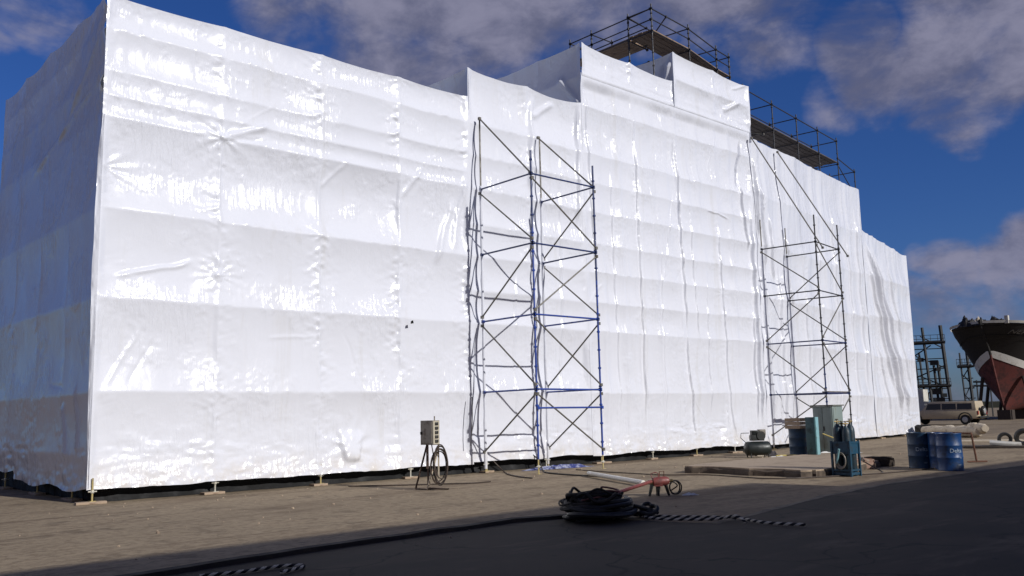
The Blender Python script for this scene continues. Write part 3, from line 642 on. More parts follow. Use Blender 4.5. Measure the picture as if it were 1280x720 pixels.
cable('ground_cable', [(18.2, 17.4, .02), (17.9, 16.2, .02), (17.75, 15.0, .02), (17.7, 14.0, .02), (18.2, 13.1, .02), (18.0, 12.0, .02), (17.9, 11.2, .02), (18.6, 10.6, .02), (21.0, 9.8, .02), (23.5, 9.5, .02)], .014, 'brownhose', 'long thin brown cable passing in front of the concrete slab')
cable('hanging_line', [(15.62, 18.72, 2.05), (15.6, 18.70, 1.5), (15.57, 18.71, 1.1), (15.55, 18.72, .75)], .012, 'rubber', 'short black line hanging down the white film by the nearer tower')
kb_ = MB(); vs = []; fs = []; kx = [x for x in xs if x < 10.3]
for i, x in enumerate(kx):
    y = float(np.interp(x, [-60, -20, 2.2, 3.6, 5.5, 9.2, 9.9], [6, 7.5, 9.2, 9.45, 9.7, 9.9, 9.6])); j_ = .008 * math.sin(x * 7.) + .006 * math.sin(x * 17.)
    vs += [(x, y - .06 + j_, .0), (x, y - .05 + j_, .055 + j_ * .6), (x, y + .045, .065 + j_ * .5), (x, y + .07, .0)]
    if i:
        for k in range(3): fs.append((4 * i - 4 + k, 4 * i + k, 4 * i + k + 1, 4 * i - 3 + k))
kb_.add(vs, fs); M['kerb'] = worn('shade_toned_kerb', (.030, .024, .019), (.065, .052, .038), .9, 0, scale=3, bmp=.5); tag(kb_.build('kerb', 'kerb'), 'low kerb coloured dark for its shaded face along the edge of the dark asphalt', 'kerb', kind='structure')  # kerb colour carries the dark of its shaded step face

# coiled hose heap
H_ = empty('hose_coil', (9.9, 9.1, 0)); tag(H_, 'big dark heap of coiled hose with pink line on the asphalt edge', 'hose coil')
def coil(cx, cy, z0, r0, turns, rad, dz, seed, sq=.8):
    rs = random.Random(seed); pts = []
    n = int(turns * 22)
    ph = [rs.uniform(0, 6.3) for _ in range(4)]
    for i in range(n):
        an = 2 * math.pi * i / 22; t_ = i / n
        r = r0 * (1 + .16 * math.sin(an * .37 + ph[0]) + .11 * math.sin(an * 1.31 + ph[1]) + .05 * math.sin(an * 2.7 + ph[3])) - .05 * (1 if int(t_ * turns) % 2 else 0)
        pts.append((cx + r * math.cos(an) + .06 * math.sin(an * .23 + ph[0]) + .015 * math.sin(an * 3.3), cy + r * math.sin(an) * sq + .05 * math.sin(an * .31 + ph[1]), z0 + dz * t_ * turns * .5 + rad + .04 * (1 + math.sin(an * .71 + ph[2])) + .035 * math.sin(an * 1.13 + ph[3]) + .012 * math.sin(an * 2.9 + ph[1])))
    return pts
h1 = MB().path(coil(9.95, 9.05, 0, .50, 8, .036, .04, 1), .034, 7).path(coil(9.98, 9.0, .0, .40, 7, .034, .045, 6), .034, 7); h1.build('outer_loops', 'rubber', H_)
h2 = MB().path(coil(9.93, 9.22, .06, .36, 12, .030, .034, 2, .95), .027, 7).path(coil(9.95, 9.2, .04, .27, 10, .030, .036, 3, .95), .027, 7); h2.path(smooth_pts([(9.65, 9.45, .33), (9.9, 9.1, .40), (10.2, 8.95, .36), (10.35, 9.1, .25), (10.5, 8.9, .06), (10.8, 8.9, .04)], 8), .036, 7)
rs_ = random.Random(33)
for k in range(9):
    a0 = rs_.uniform(0, 6.28); r_ = rs_.uniform(.22, .58); ln = rs_.uniform(1.2, 3.6); ox, oy = rs_.uniform(-.12, .12), rs_.uniform(-.1, .1); zt_ = rs_.uniform(.1, .38); tl = rs_.uniform(-.12, .12)
    h2.path(smooth_pts([(9.97 + ox + r_ * math.cos(a0 + ln * q / 6), 9.12 + oy + .85 * r_ * math.sin(a0 + ln * q / 6), max(.03, zt_ + tl * math.sin(q) + .05 * math.sin(2.1 * q + k))) for q in range(7)], 6), rs_.choice([.014, .02, .027, .03]), 6)
h2.build('upper_loops', 'dustyhose', H_)
h3 = MB().path(smooth_pts([(9.95, 9.1, .38), (10.05, 8.98, .42), (10.2, 8.9, .40), (10.3, 9.05, .42), (10.15, 9.2, .45), (10.35, 9.2, .3)], 8), .014, 6).path(smooth_pts([(9.5, 9.0, .32), (9.7, 8.85, .36), (9.95, 8.88, .34)], 6), .012, 6); h3.build('line', 'pinkline', H_)
h4 = MB().path(coil(10.55, 8.65, 0, .13, 4, .03, .04, 8), .03, 7).path(smooth_pts([(10.3, 8.7, .2), (10.55, 8.6, .12), (10.7, 8.75, .1), (10.6, 8.9, .04)], 6), .03, 7); h4.build('hose_end', 'rubber', H_)

def rope(name, pts, label, rad=.0125, hel=.011, pitch=.14, ph=0.):
    P = smooth_pts(pts, 60); T = empty(name, tuple(P[0])); tag(T, label, 'rope', 'plaited black and white ropes')
    out = [[], [], [], []]; s = 0.
    for i, q in enumerate(P):
        a_ = P[max(i - 1, 0)]; b_ = P[min(i + 1, len(P) - 1)]; d = (b_ - a_).normalized(); side = d.cross(V((0, 0, 1))).normalized(); up = side.cross(d)
        if i: s += (q - P[i - 1]).length
        for k in range(4):
            an = 2 * math.pi * s / pitch + k * math.pi / 2 + ph; out[k].append(q + side * hel * math.cos(an) + up * hel * math.sin(an))
    for k in range(4): MB().path(out[k], rad * .8, 6).build('strand', 'ropew' if k < 2 else 'ropeb', T)
    return T
rope('plaited_rope', [(10.55, 8.95, .045), (10.62, 8.35, .042), (10.95, 7.75, .042), (11.0, 7.35, .042), (10.85, 6.9, .036), (10.96, 6.35, .036)], 'black and white twisted rope trailing from the hose coil over asphalt')
rope('plaited_rope', [(10.35, 8.55, .045), (10.33, 8.2, .042), (10.5, 7.9, .042), (10.75, 7.62, .042), (10.78, 7.3, .10), (10.7, 7.1, .042)], 'shorter rope strand lying beside the long rope near the hose coil')
rope('plaited_rope', [(3.9, 8.95, .03), (4.3, 8.86, .03), (4.75, 8.85, .03), (4.9, 8.66, .03), (4.55, 8.5, .03)], 'loose loop of black and white rope at the bottom edge on dark asphalt', .011, .010, .13)

# white pipe and red valve unit
tag(MB().path([(16.5, 15.35, .085), (15.75, 13.9, .08), (14.95, 12.35, .075)], .052, 14).build('plastic_pipe', 'pvc'), 'white plastic pipe lying on sandy ground behind the red valve unit', 'pipe')
Rv = empty('valve_unit', (13.4, 10.8, 0)); tag(Rv, 'small faded red pump unit on dark legs with a hose loop', 'pump')
rx, ry = 13.45, 10.75; n_before = set(o.name for o in bpy.data.objects)
MB().path([(11.25, 10.25, .10), (12.2, 10.55, .19), (13.3, 10.8, .27)], .032, 10).build('drawbar', 'redpaint', Rv)
bd = MB().lathe([(.05, -.22), (.10, -.2), (.115, -.1), (.115, .12), (.08, .2), (.05, .21)], (rx + .03, ry - .05, .36), 16, (.75, -.62, .05)); bd.box((rx - .11, ry - .1, .24), (rx + .1, ry + .1, .40), .7); bd.build('body', 'redpaint', Rv)
MB().path([(rx - .12, ry + .1, .42), (rx - .14, ry + .13, .55), (rx - .06, ry + .05, .58), (rx + .0, ry - .0, .55), (rx + .0, ry - .0, .42)], .014, 6).build('handle', 'redpaint', Rv)
MB().path([(rx + .02, ry - .02, .42), (rx + .02, ry - .02, .60), (rx + .1, ry - .1, .60), (rx + .1, ry - .1, .42)], .012, 6).build('handle', 'rust', Rv)
for k, (ax, ay) in enumerate(((-.22, .12), (-.05, -.02), (.06, .10), (.2, -.14))):
    MB().path([(rx + ax * .7, ry + ay * .7, .30), (rx + ax * 1.05, ry + ay * 1.05, .005)], .035, 6, rr=[.05, .03]).build('leg', 'engine', Rv)
MB().box((rx - .26, ry + .05, .30), (rx - .12, ry + .16, .40), .6).build('flange', 'brass', Rv)
hp = MB()
for k in range(2):
    pts = [(rx + .33 + (.15 - .02 * k) * math.cos(q) * .72, ry - .27 - (.15 - .02 * k) * math.cos(q) * .68 + .03 * k, .20 + .165 * math.sin(q)) for q in [2 * math.pi * i / 24 for i in range(24)]]
    hp.path(pts, .018, 6, closed=True)
hp.path(smooth_pts([(rx + .12, ry - .1, .38), (rx + .28, ry - .22, .34), (rx + .36, ry - .3, .24), (rx + .2, ry - .2, .12)], 6), .018, 6); hp.build('hose', 'rubber', Rv)
MB().lathe([(.02, -.05), (.035, -.04), (.035, .03), (.02, .05)], (rx + .25, ry - .2, .37), 10, (.7, -.7, .2)).build('coupling', 'brass', Rv)
for o in Rv.children:
    if o.name.startswith('drawbar'): continue
    o.data.transform(Matrix.Translation((rx, ry, 0)) @ Matrix.Scale(.74, 4) @ Matrix.Translation((-rx, -ry, 0)))
def rag(name, cx, cy, lx, ly, hz, mat, label, seed, cat, rz=0., parent=None, z0=.006, n=22):
    """a crumpled sheet or heap"""
    uu, vv = np.meshgrid(np.linspace(-1, 1, n * 2), np.linspace(-1, 1, n), indexing='ij'); r = np.sqrt(uu ** 2 + vv ** 2)
    h = np.clip(1 - r ** 2.2 + .35 * fbm(uu * 2.2 + 9, vv * 2.2 + 9, seed, 3), 0, None) * hz * (.7 + 1.1 * (fbm(uu * 3.3 + 4, vv * 3.3 + 4, seed + 4, 4) + .35))
    xx = uu * lx * (1 + .25 * fbm(uu + 5, vv * 2 + 5, seed + 8, 2)); yy = vv * ly * (1 + .35 * fbm(uu * 2 + 5, vv + 5, seed + 9, 2))
    c, s = math.cos(rz), math.sin(rz); vs = []; nn = n * 2
    for i in range(nn):
        for j in range(n): vs.append((cx + xx[i, j] * c - yy[i, j] * s, cy + xx[i, j] * s + yy[i, j] * c, z0 + float(max(h[i, j], 0))))
    fs = [(i * n + j, (i + 1) * n + j, (i + 1) * n + j + 1, i * n + j + 1) for i in range(nn - 1) for j in range(n - 1) if r[i, j] < 1.12]
    o = MB().add(vs, fs).build(name, mat, parent, sharp=60)
    if label: tag(o, label, cat)
    return o
rag('rag', 13.85, 10.35, .16, .07, .03, 'cloth', 'pale rag on the ground under the red pump unit', 3, 'rag', -.6)
rag('crumpled_tarp', 18.6, 18.35, 1.35, .13, .07, 'bluetarp', 'crumpled blue and white tarp at the foot of the nearer tower', 5, 'tarp', -.1)

# ------------------------------------------------------------------ concrete slab with the plant on it
sl = MB(); top = []; rs = np.random.RandomState(8)
out = [(18.75, 14.1), (18.95, 13.2), (18.7, 12.2), (18.85, 11.4), (18.6, 10.75), (19.0, 10.55), (21, 10.75), (23.4, 11.2), (25.5, 12.6), (26.3, 14.2), (26.0, 14.35), (22, 14.5), (19.5, 14.35)]
P = [q for i in range(len(out)) for q in [V((*out[i], 0)).lerp(V((*out[(i + 1) % len(out)], 0)), k / 6) + V((*rs.normal(0, .02, 2), 0)) for k in range(6)]]
n = len(P); sl.add([(q.x, q.y, .0) for q in P] + [(q.x, q.y, .17) for q in P], [tuple(range(n, 2 * n))] + [(i, (i + 1) % n, n + (i + 1) % n, n + i) for i in range(n)])
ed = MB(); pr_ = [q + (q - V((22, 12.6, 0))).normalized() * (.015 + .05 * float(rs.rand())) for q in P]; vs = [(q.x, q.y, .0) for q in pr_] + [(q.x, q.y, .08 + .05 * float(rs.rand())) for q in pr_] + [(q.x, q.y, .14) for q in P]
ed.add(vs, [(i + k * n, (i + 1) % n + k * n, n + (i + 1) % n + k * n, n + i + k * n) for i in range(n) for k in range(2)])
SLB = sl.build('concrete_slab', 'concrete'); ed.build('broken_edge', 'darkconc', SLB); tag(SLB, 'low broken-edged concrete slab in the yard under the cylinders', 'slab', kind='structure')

# air compressor
K = empty('air_compressor', (25.75, 16.5, 0)); tag(K, 'dark grey-green air compressor with engine on top of its tank', 'compressor')
ax = V((.80, -.60, 0)); kc = V((25.75, 16.45, .33))
MB().lathe([(.02, -.50), (.14, -.485), (.22, -.44), (.25, -.38), (.25, .38), (.22, .44), (.14, .485), (.02, .5)], tuple(kc), 24, tuple(ax)).build('tank', 'comp', K)
rz = math.atan2(ax.y, ax.x); q = kc
e = MB().box((q.x - .26, q.y - .14, .60), (q.x + .22, q.y + .14, .80), rz); e.box((q.x - .22, q.y - .12, .78), (q.x + .02, q.y + .12, .97), rz, (q.x, q.y, 0)); e.build('engine', 'engine', K, .012)
e = MB()
for k in range(6): e.box((q.x - .20, q.y - .15, .79 + k * .028), (q.x - .02, q.y + .15, .802 + k * .028), rz, (q.x, q.y, 0))
e.build('cooling_fins', 'comp', K)
MB().box((q.x + .06, q.y - .13, .80), (q.x + .30, q.y + .13, 1.0), rz, (q.x, q.y, 0)).build('engine_cover', 'boxgrey', K, .02)
MB().lathe([(.02, -.02), (.16, -.02), (.16, .02), (.02, .02)], (q.x - .02, q.y - .19, .78), 20, (.6, .8, 0)).build('flywheel', 'engine', K)
MB().path([tuple(q - ax * .42 + V((0, 0, .2))), tuple(q - ax * .62 + V((0, 0, .38))), tuple(q - ax * .60 + V((0, 0, .55))), tuple(q - ax * .30 + V((0, 0, .55)))], .014, 6).build('handle', 'engine', K)
for sgn in (-1, 1):
    for s2 in (-1, 1):
        c = q + ax * (.33 * sgn) + V((ax.y, -ax.x, 0)) * (.20 * s2); MB().path([(c.x, c.y, .16), (c.x, c.y, .003)], .025, 6).build('leg', 'engine', K)
K.scale = (.88, .88, .9)
rag('rag', 25.75, 15.75, .45, .14, .05, 'cloth', 'white cloth strip on the ground before the air compressor', 15, 'rag', -.6)

# cabinet and the things round it
cx, cy = 26.95, 14.42
Cb = empty('steel_cabinet', (cx + .3, cy + .3, 0)); tag(Cb, 'tall grey-green steel cabinet with overhanging lid behind the cylinders', 'cabinet')
MB().box((cx, cy, .02), (cx + .66, cy + .68, 1.60)).build('body', 'cab', Cb, .012)
MB().box((cx - .05, cy - .05, 1.603), (cx + .71, cy + .73, 1.64)).build('lid', 'cablid', Cb, .006)
MB().box((cx - .014, cy + .04, .14), (cx - .003, cy + .335, 1.54)).build('door', 'cab', Cb, .003); MB().box((cx - .014, cy + .35, .14), (cx - .003, cy + .64, 1.54)).build('door', 'cab', Cb, .003)
MB().box((cx - .03, cy + .30, .82), (cx - .014, cy + .325, .96)).build('handle', 'socket', Cb)
MB().box((cx + .05, cy - .014, .10), (cx + .61, cy - .003, 1.54)).build('side_panel', 'cab', Cb, .003)
Tp = empty('teal_panel', (25.1, 14.05, 0)); tag(Tp, 'upright teal steel channel leaning place beside the grey-green cabinet', 'steel post'); Tp['label'] = 'upright teal painted steel channel standing beside the tall cabinet'
MB().box((24.95, 13.95, .0), (25.02, 14.25, 1.28)).build('web', 'teal', Tp, .006); MB().box((25.023, 13.95, .0), (25.19, 14.0, 1.28)).build('flange', 'palteal', Tp, .006); MB().box((25.023, 14.2, .0), (25.19, 14.25, 1.28)).build('flange', 'teal', Tp, .006)
tag(MB().path([(25.3, 13.9, .78), (25.9, 13.5, .50), (26.2, 13.35, .36), (26.22, 13.33, .2)], .018, 6).build('bent_rod', 'yellow'), 'bent yellow rod leaning between teal channel and cabinet', 'rod')

def drum(x, y, rz, mats, label, z0=0., letters=True, grp='blue oil drums'):
    D_ = empty('oil_drum', (x, y, z0)); tag(D_, label, 'drum', grp)
    pr = [(.27, .0), (.29, .004), (.292, .015), (.284, .03), (.284, .285), (.292, .30), (.292, .315), (.284, .33), (.284, .57), (.292, .585), (.292, .60), (.284, .615), (.284, .85), (.292, .865), (.29, .88), (.278, .88), (.274, .862), (.02, .862)]
    MB().lathe(pr, (x, y, z0), 40).build('body', mats, D_)
    MB().lathe([(.035, .862), (.035, .878), (.01, .88)], (x + .17, y, z0), 12).build('bung', 'engine', D_)
    if letters:
        for txt, size, zc, off in (('Delta', .135, .47, 0.), ('NET', .05, .14, .25), ('4', .06, .30, .38)):
            cu = bpy.data.curves.new('lettering', 'FONT'); cu.body = txt; cu.size = size; cu.align_x = 'CENTER'; cu.align_y = 'CENTER'; cu.extrude = .0; cu.resolution_u = 3
            to = bpy.data.objects.new('tmp', cu); C.objects.link(to); dg = bpy.context.evaluated_depsgraph_get(); dg.update()
            me = bpy.data.meshes.new_from_object(to.evaluated_get(dg)); bpy.data.objects.remove(to)
            bm = bmesh.new(); bm.from_mesh(me); bmesh.ops.subdivide_edges(bm, edges=[e for e in bm.edges if e.calc_length() > .03], cuts=2)
            for v_ in bm.verts:
                an = rz + off + v_.co.x / .2945; zz = zc + v_.co.y
                v_.co = (x + .2945 * math.cos(an), y + .2945 * math.sin(an), z0 + zz)
            bm.to_mesh(me); bm.free(); me.materials.append(M['white'])
            lo = bpy.data.objects.new('lettering', me); C.objects.link(lo); lo.parent = D_; lo.matrix_parent_inverse = world_of(D_).inverted()
    return D_
drum(23.02, 10.03, R(212), 'drumdark', 'dark scuffed blue oil drum farthest left in the drum row', grp='oil drums beside the asphalt')
drum(22.45, 9.08, R(232), 'drum', 'bright blue oil drum with white lettering nearest the rusty pipe stand', grp='oil drums beside the asphalt')
drum(23.0, 9.50, R(235), 'drum', 'blue oil drum half hidden behind the two outer drums', letters=False, grp='oil drums beside the asphalt')
drum(27.3, 15.9, 0, 'drumdark', 'dark blue drum standing behind the teal channel near the compressor', letters=False, grp='')
wb = empty('wooden_crate', (27.3, 15.9, .885)); tag(wb, 'weathered wooden crate resting on the drum behind the teal channel', 'crate')
for k in range(3): MB().box((27.02, 15.62, .885 + k * .12), (27.58, 16.18, .885 + k * .12 + .105)).build('slat_ring', 'timber', wb, .004)
cable('yellow_hose', [(26.4, 16.2, .03), (26.9, 15.9, .03), (26.6, 15.4, .03), (27.2, 15.3, .03), (27.0, 14.9, .03), (26.4, 15.0, .03), (26.2, 14.7, .03)], .03, 'yellow', 'yellow hose lying loosely on the ground before the teal channel', 'hose')
rag('rag', 26.5, 14.1, .8, .16, .05, 'cloth', 'pale cloth spread on the slab below the cabinet', 25, 'rag', -.5, z0=.14)
rag('plastic_bag', 26.9, 16.9, .45, .25, .2, 'tan', 'beige plastic heap on the ground between compressor and drum', 27, 'bag', -.2)

# gas cylinders in their cage
gx, gy = 19.62, 10.25
Gc = empty('cylinder_cage', (gx, gy, 0)); tag(Gc, 'blue steel trolley cage holding four gas cylinders on the yard', 'cylinder cage')
hw = .215
MB().box((gx - hw, gy - hw, .03), (gx + hw, gy + hw, .09)).build('base', 'cage', Gc, .006)
for sx in (-1, 1):
    for sy in (-1, 1): MB().box((gx + sx * hw - .022, gy + sy * hw - .022, .0), (gx + sx * hw + .022, gy + sy * hw + .022, .80)).build('corner_post', 'cage', Gc)
fr = MB()
for z in (.14, .76):
    for sx in (-1, 1):
        fr.box((gx + sx * hw - .015, gy - hw + .025, z - .02), (gx + sx * hw + .015, gy + hw - .025, z + .02)); fr.box((gx - hw + .025, gy + sx * hw - .015, z - .02), (gx + hw - .025, gy + sx * hw + .015, z + .02))
fr.build('frame_rail', 'cage', Gc)
MB().box((gx - hw + .03, gy - hw - .004, .50), (gx + hw - .03, gy - hw + .012, .74)).build('side_plate', 'cage', Gc); MB().box((gx - hw - .004, gy - hw + .03, .50), (gx - hw + .012, gy + hw - .03, .74)).build('side_plate', 'cage', Gc)
MB().path([(gx - hw - .10, gy + .06, .30), (gx - hw - .16, gy - .05, .62)], .026, 6).build('handle', 'palteal', Gc)
for k, (sx, sy) in enumerate(((-1, -1), (1, -1), (-1, 1), (1, 1))):
    x, y = gx + sx * .102, gy + sy * .102; hgt = 1.13 + (.05 if k in (1, 2) else 0)
    cy_ = empty('gas_cylinder', (x, y, .09)); tag(cy_, 'dark blue gas cylinder %s in the cage' % ['nearest the camera, front corner', 'on the sunlit right side', 'at the left rear corner', 'at the far rear corner, partly hidden'][k], 'gas cylinder', 'gas cylinders in the blue cage')
    MB().lathe([(.09, .004), (.098, .02), (.098, hgt - .19), (.092, hgt - .12), (.07, hgt - .06), (.045, hgt - .03), (.04, hgt)], (x, y, 0), 20).build('body', 'cyl', cy_)
    vv = MB().lathe([(.022, hgt), (.024, hgt + .07), (.015, hgt + .085)], (x, y, 0), 10); vv.tube((x - .06, y + .03, hgt + .05), (x + .06, y - .03, hgt + .05), .018, 8); vv.lathe([(.035, hgt + .09), (.04, hgt + .1), (.035, hgt + .112)], (x, y, 0), 10); vv.build('valve', 'brass', cy_)
ch = MB()
for k in range(4):
    rr_ = .12 + .012 * k; ch.path([(gx - hw - .05 - .015 * k, gy - .03 + rr_ * math.cos(q_) * .8, .36 + rr_ * 1.15 * math.sin(q_)) for q_ in [2 * math.pi * i / 24 for i in range(24)]], .012, 6, closed=True)
tag(ch.build('hose_loop', 'boxgrey'), 'grey hose loops hung on the side of the cylinder cage', 'hose')
# odds and ends right of the cage
rk = bpy.data.meshes.new('x')
def lump(name, c, s, mat, label, cat, seed, rz=0.):
    bm = bmesh.new(); bmesh.ops.create_cube(bm, size=1.); bmesh.ops.bevel(bm, geom=bm.edges[:], offset=.08, segments=2, affect='EDGES'); bmesh.ops.subdivide_edges(bm, edges=bm.edges[:], cuts=2, use_grid_fill=True)
    rs = np.random.RandomState(seed)
    for v_ in bm.verts: v_.co = V((v_.co.x * s[0], v_.co.y * s[1], (v_.co.z + .5) * s[2])) + V(tuple(rs.normal(0, .012, 3)))
    me = bpy.data.meshes.new(name); bm.to_mesh(me); bm.free(); me.materials.append(M[mat]); o = bpy.data.objects.new(name, me); C.objects.link(o); o.location = c; o.rotation_euler = (0, 0, rz); tag(o, label, cat); return o
lump('concrete_block', (21.9, 11.15, .002), (.75, .4, .26), 'redconc', 'reddish broken concrete block right of the cylinder cage', 'block', 2, -.6)
lump('timber_baulk', (23.15, 11.2, .002), (.75, .28, .24), 'darkwood', 'dark timber baulk on the ground left of the blue drums', 'timber', 3, -.9)
cable('ground_cable', [(20.6, 10.3, .3), (21.0, 10.6, .35), (21.3, 10.7, .25), (21.2, 10.2, .02), (20.6, 9.9, .02)], .016, 'rubber', 'short black cable drooping over the reddish concrete block')
# rusty pipe stand by the drums
Ps = empty('pipe_stand', (25.9, 10, 0)); tag(Ps, 'rusty pipe barrier with a single bar behind the blue drums', 'barrier')
MB().path([(26.5, 11.15, .775), (25.72, 9.78, .775)], .026, 8).build('bar', 'rust', Ps); MB().path([(25.75, 9.8, .775), (25.79, 9.74, .03)], .026, 8).build('leg', 'rust', Ps); MB().path([(26.5, 11.15, .775), (26.55, 11.2, .03)], .026, 8).build('leg', 'rust', Ps)
MB().path([(25.6, 9.9, .025), (26.0, 9.55, .025)], .022, 8).build('foot', 'rust', Ps); MB().path([(26.4, 11.4, .025), (26.7, 11.0, .025)], .022, 8).build('foot', 'rust', Ps)

# ------------------------------------------------------------------ things farther off
# canvas roll, tyres and boards
cb = MB(); rs_ = random.Random(12)
for (p0, p1, r_) in (((47.2, 20.1, .24), (45.2, 17.0, .24), .25), ((46.6, 20.0, .30), (44.7, 16.6, .27), .26), ((45.2, 17.2, .5), (44.6, 16.3, .42), .22)):
    P_ = [V(p0).lerp(V(p1), k / 14) + V((rs_.uniform(-.05, .05), rs_.uniform(-.05, .05), rs_.uniform(-.03, .03))) for k in range(15)]; cb.path(P_, r_, 12, rr=[r_ * rs_.uniform(.75, 1.1) * (.75 if k in (0, 14) else 1) for k in range(15)])
tag(cb.build('canvas_roll', 'tan', None, sharp=70), 'long beige canvas rolls lying in front of the parked car', 'canvas roll')
lump('dark_sack', (47.4, 20.4, .002), (.9, .7, .55), 'rubber', 'black lumpy sack beside the far corner of the film', 'sack', 12, .3)
def tyre(x, y, R_, w, rz, tilt, label, mat='rubber', flat=False):
    T = empty('tyre', (x, y, 0)); tag(T, label, 'tyre', 'old tyres on the sandy ground')
    prof = [(R_ * .56, -w * .4), (R_ * .72, -w * .5), (R_ * .93, -w * .46), (R_, -w * .25), (R_, w * .25), (R_ * .93, w * .46), (R_ * .72, w * .5), (R_ * .56, w * .4)]
    axis = V((math.cos(rz) * math.cos(tilt), math.sin(rz) * math.cos(tilt), math.sin(tilt))); mb = MB(); vs = []; seg = 28; mt = V((0, 0, 1)).rotation_difference(axis).to_matrix(); n = len(prof); z = R_ * abs(math.cos(tilt)) + w * .5 * abs(math.sin(tilt))
    for r, h in prof:
        for k in range(seg): vs.append(mt @ V((r * math.cos(2 * math.pi * k / seg), r * math.sin(2 * math.pi * k / seg), h)) + V((x, y, z)))
    mb.add(vs, [(i * seg + k, i * seg + (k + 1) % seg, ((i + 1) % n) * seg + (k + 1) % seg, ((i + 1) % n) * seg + k) for i in range(n) for k in range(seg)])
    mb.build('carcass', mat, T); return T
tyre(35.9, 12.5, .25, .17, R(30), .1, 'smaller black tyre standing upright behind the white door leaf'); tyre(35.6, 11.75, .32, .22, R(30), .3, 'larger black tyre leaning at the right edge of the yard')
pn = MB().box((-.5, -.4, 0), (.5, .4, .09)).build('door_leaf', 'cream', None, .01); pn.location = (34.9, 12.15, .10); pn.rotation_euler = (.06, .08, R(-70)); tag(pn, 'dusty white flat door leaf lying on a dark board near the tyres', 'door leaf')
pn = MB().box((-1.0, -.45, 0), (1.0, .45, .08)).build('dark_board', 'darkwood', None, .01); pn.location = (34.5, 12.4, .003); pn.rotation_euler = (0, 0, R(-66)); tag(pn, 'dark wooden board on the ground under the white door leaf', 'board')
pn = MB().box((-1.6, -.35, 0), (1.6, .35, .07)).build('pale_board', 'tan', None, .01); pn.location = (40.0, 14.9, .003); pn.rotation_euler = (0, 0, R(-60)); tag(pn, 'pale plank lying on the ground behind the rusty pipe barrier', 'plank')

# parked off-road car, tail towards the sun
CAR = empty('parked_car', (74.6, 31.0, 0)); tag(CAR, 'dusty pale gold off-road car with a spare wheel on its tail', 'car')
cxw = 74.6
def car_sec(y, half, zlo, zhi): return [(cxw - half, y, zlo), (cxw + half, y, zlo), (cxw + half, y, zhi), (cxw - half, y, zhi)]
secs = [(28.75, .78, .48, .98), (28.9, .88, .42, 1.06), (32.8, .90, .42, 1.06), (33.2, .90, .42, 1.04), (34.3, .86, .44, .98), (34.5, .74, .5, .86)]
mb = MB(); vs = []; fs = []
for i, s in enumerate(secs): vs += car_sec(*s)
for i in range(len(secs) - 1):
    for k in range(4): fs.append((i * 4 + k, i * 4 + (k + 1) % 4, i * 4 + 4 + (k + 1) % 4, i * 4 + 4 + k))
fs += [(0, 1, 2, 3), tuple(len(vs) - 4 + k for k in range(4))]
mb.add(vs, fs); mb.build('body', 'gold', CAR, .06)
gh = MB(); gh.add([(cxw - .86, 28.85, 1.03), (cxw + .86, 28.85, 1.03), (cxw + .86, 32.9, 1.03), (cxw - .86, 32.9, 1.03), (cxw - .72, 28.95, 1.72), (cxw + .72, 28.95, 1.72), (cxw + .72, 32.2, 1.72), (cxw - .72, 32.2, 1.72)], [(0, 3, 2, 1), (4, 5, 6, 7), (0, 1, 5, 4), (1, 2, 6, 5), (2, 3, 7, 6), (3, 0, 4, 7)])
gh.build('cabin', 'gold', CAR, .06)
def side_win(y0, y1, s):
    t0 = lambda z: cxw + s * (.872 - (.14 * (z - 1.03) / .63))
    m_ = MB().add([(t0(1.12), y0, 1.12), (t0(1.12), y1, 1.12), (t0(1.56), y1 - (.14 if y1 > 32 else .0), 1.56), (t0(1.56), y0 + .02, 1.56)], [(0, 1, 2, 3)]); m_.build('side_window', 'glass', CAR)
for s in (-1, 1):
    side_win(29.15, 30.2, s); side_win(30.28, 31.3, s); side_win(31.38, 32.5, s)
MB().add([(cxw - .62, 28.875, 1.14), (cxw + .62, 28.875, 1.14), (cxw + .56, 28.965, 1.55), (cxw - .56, 28.965, 1.55)], [(0, 1, 2, 3)]).build('rear_window', 'glass', CAR)
for s in (-1, 1):
    for y in (29.65, 33.3):
        w = MB().lathe([(.2, -.11), (.34, -.11), (.37, -.07), (.37, .07), (.34, .11), (.2, .11)], (cxw + s * .82, y, .37), 28, (1, 0, 0)).build('wheel', 'rubber', CAR)
        MB().lathe([(.02, -.02), (.2, -.012), (.21, .0), (.2, .02), (.02, .03)], (cxw + s * .93, y, .37), 20, (s, 0, 0)).build('rim', 'hub', w)
        a_ = MB().path([(cxw + s * .905, y + .47 * math.cos(q), .40 + .47 * math.sin(q)) for q in np.linspace(-.1, math.pi + .1, 14)], .045, 6).build('wheel_arch', 'engine', CAR)
sw = MB().lathe([(.2, -.1), (.33, -.1), (.36, -.06), (.36, .06), (.33, .1), (.2, .1)], (cxw - .1, 28.62, .98), 28, (0, 1, 0)).build('spare_wheel', 'rubber', CAR); MB().lathe([(.02, -.13), (.2, -.11), (.22, -.09), (.2, -.08)], (cxw - .1, 28.62, .98), 20, (0, 1, 0)).build('rim', 'hub', sw)
MB().box((cxw - .86, 28.60, .46), (cxw + .86, 28.76, .60)).build('bumper', 'engine', CAR, .03)
for s in (-1, 1): MB().box((cxw + s * .78 - .05, 28.72, .72), (cxw + s * .78 + .05, 28.79, 1.0)).build('tail_lamp', 'lamp', CAR, .01)
MB().path([(cxw - .64, 29.2, 1.78), (cxw - .64, 32.0, 1.78)], .02, 6).build('roof_rail', 'engine', CAR)
MB().box((cxw - .5, 32.93, 1.06), (cxw + .1, 32.95, 1.08)).build('wiper', 'engine', CAR)

CAR.location.y -= 1.2; CAR.scale = (1.06, 1.06, 1.06)
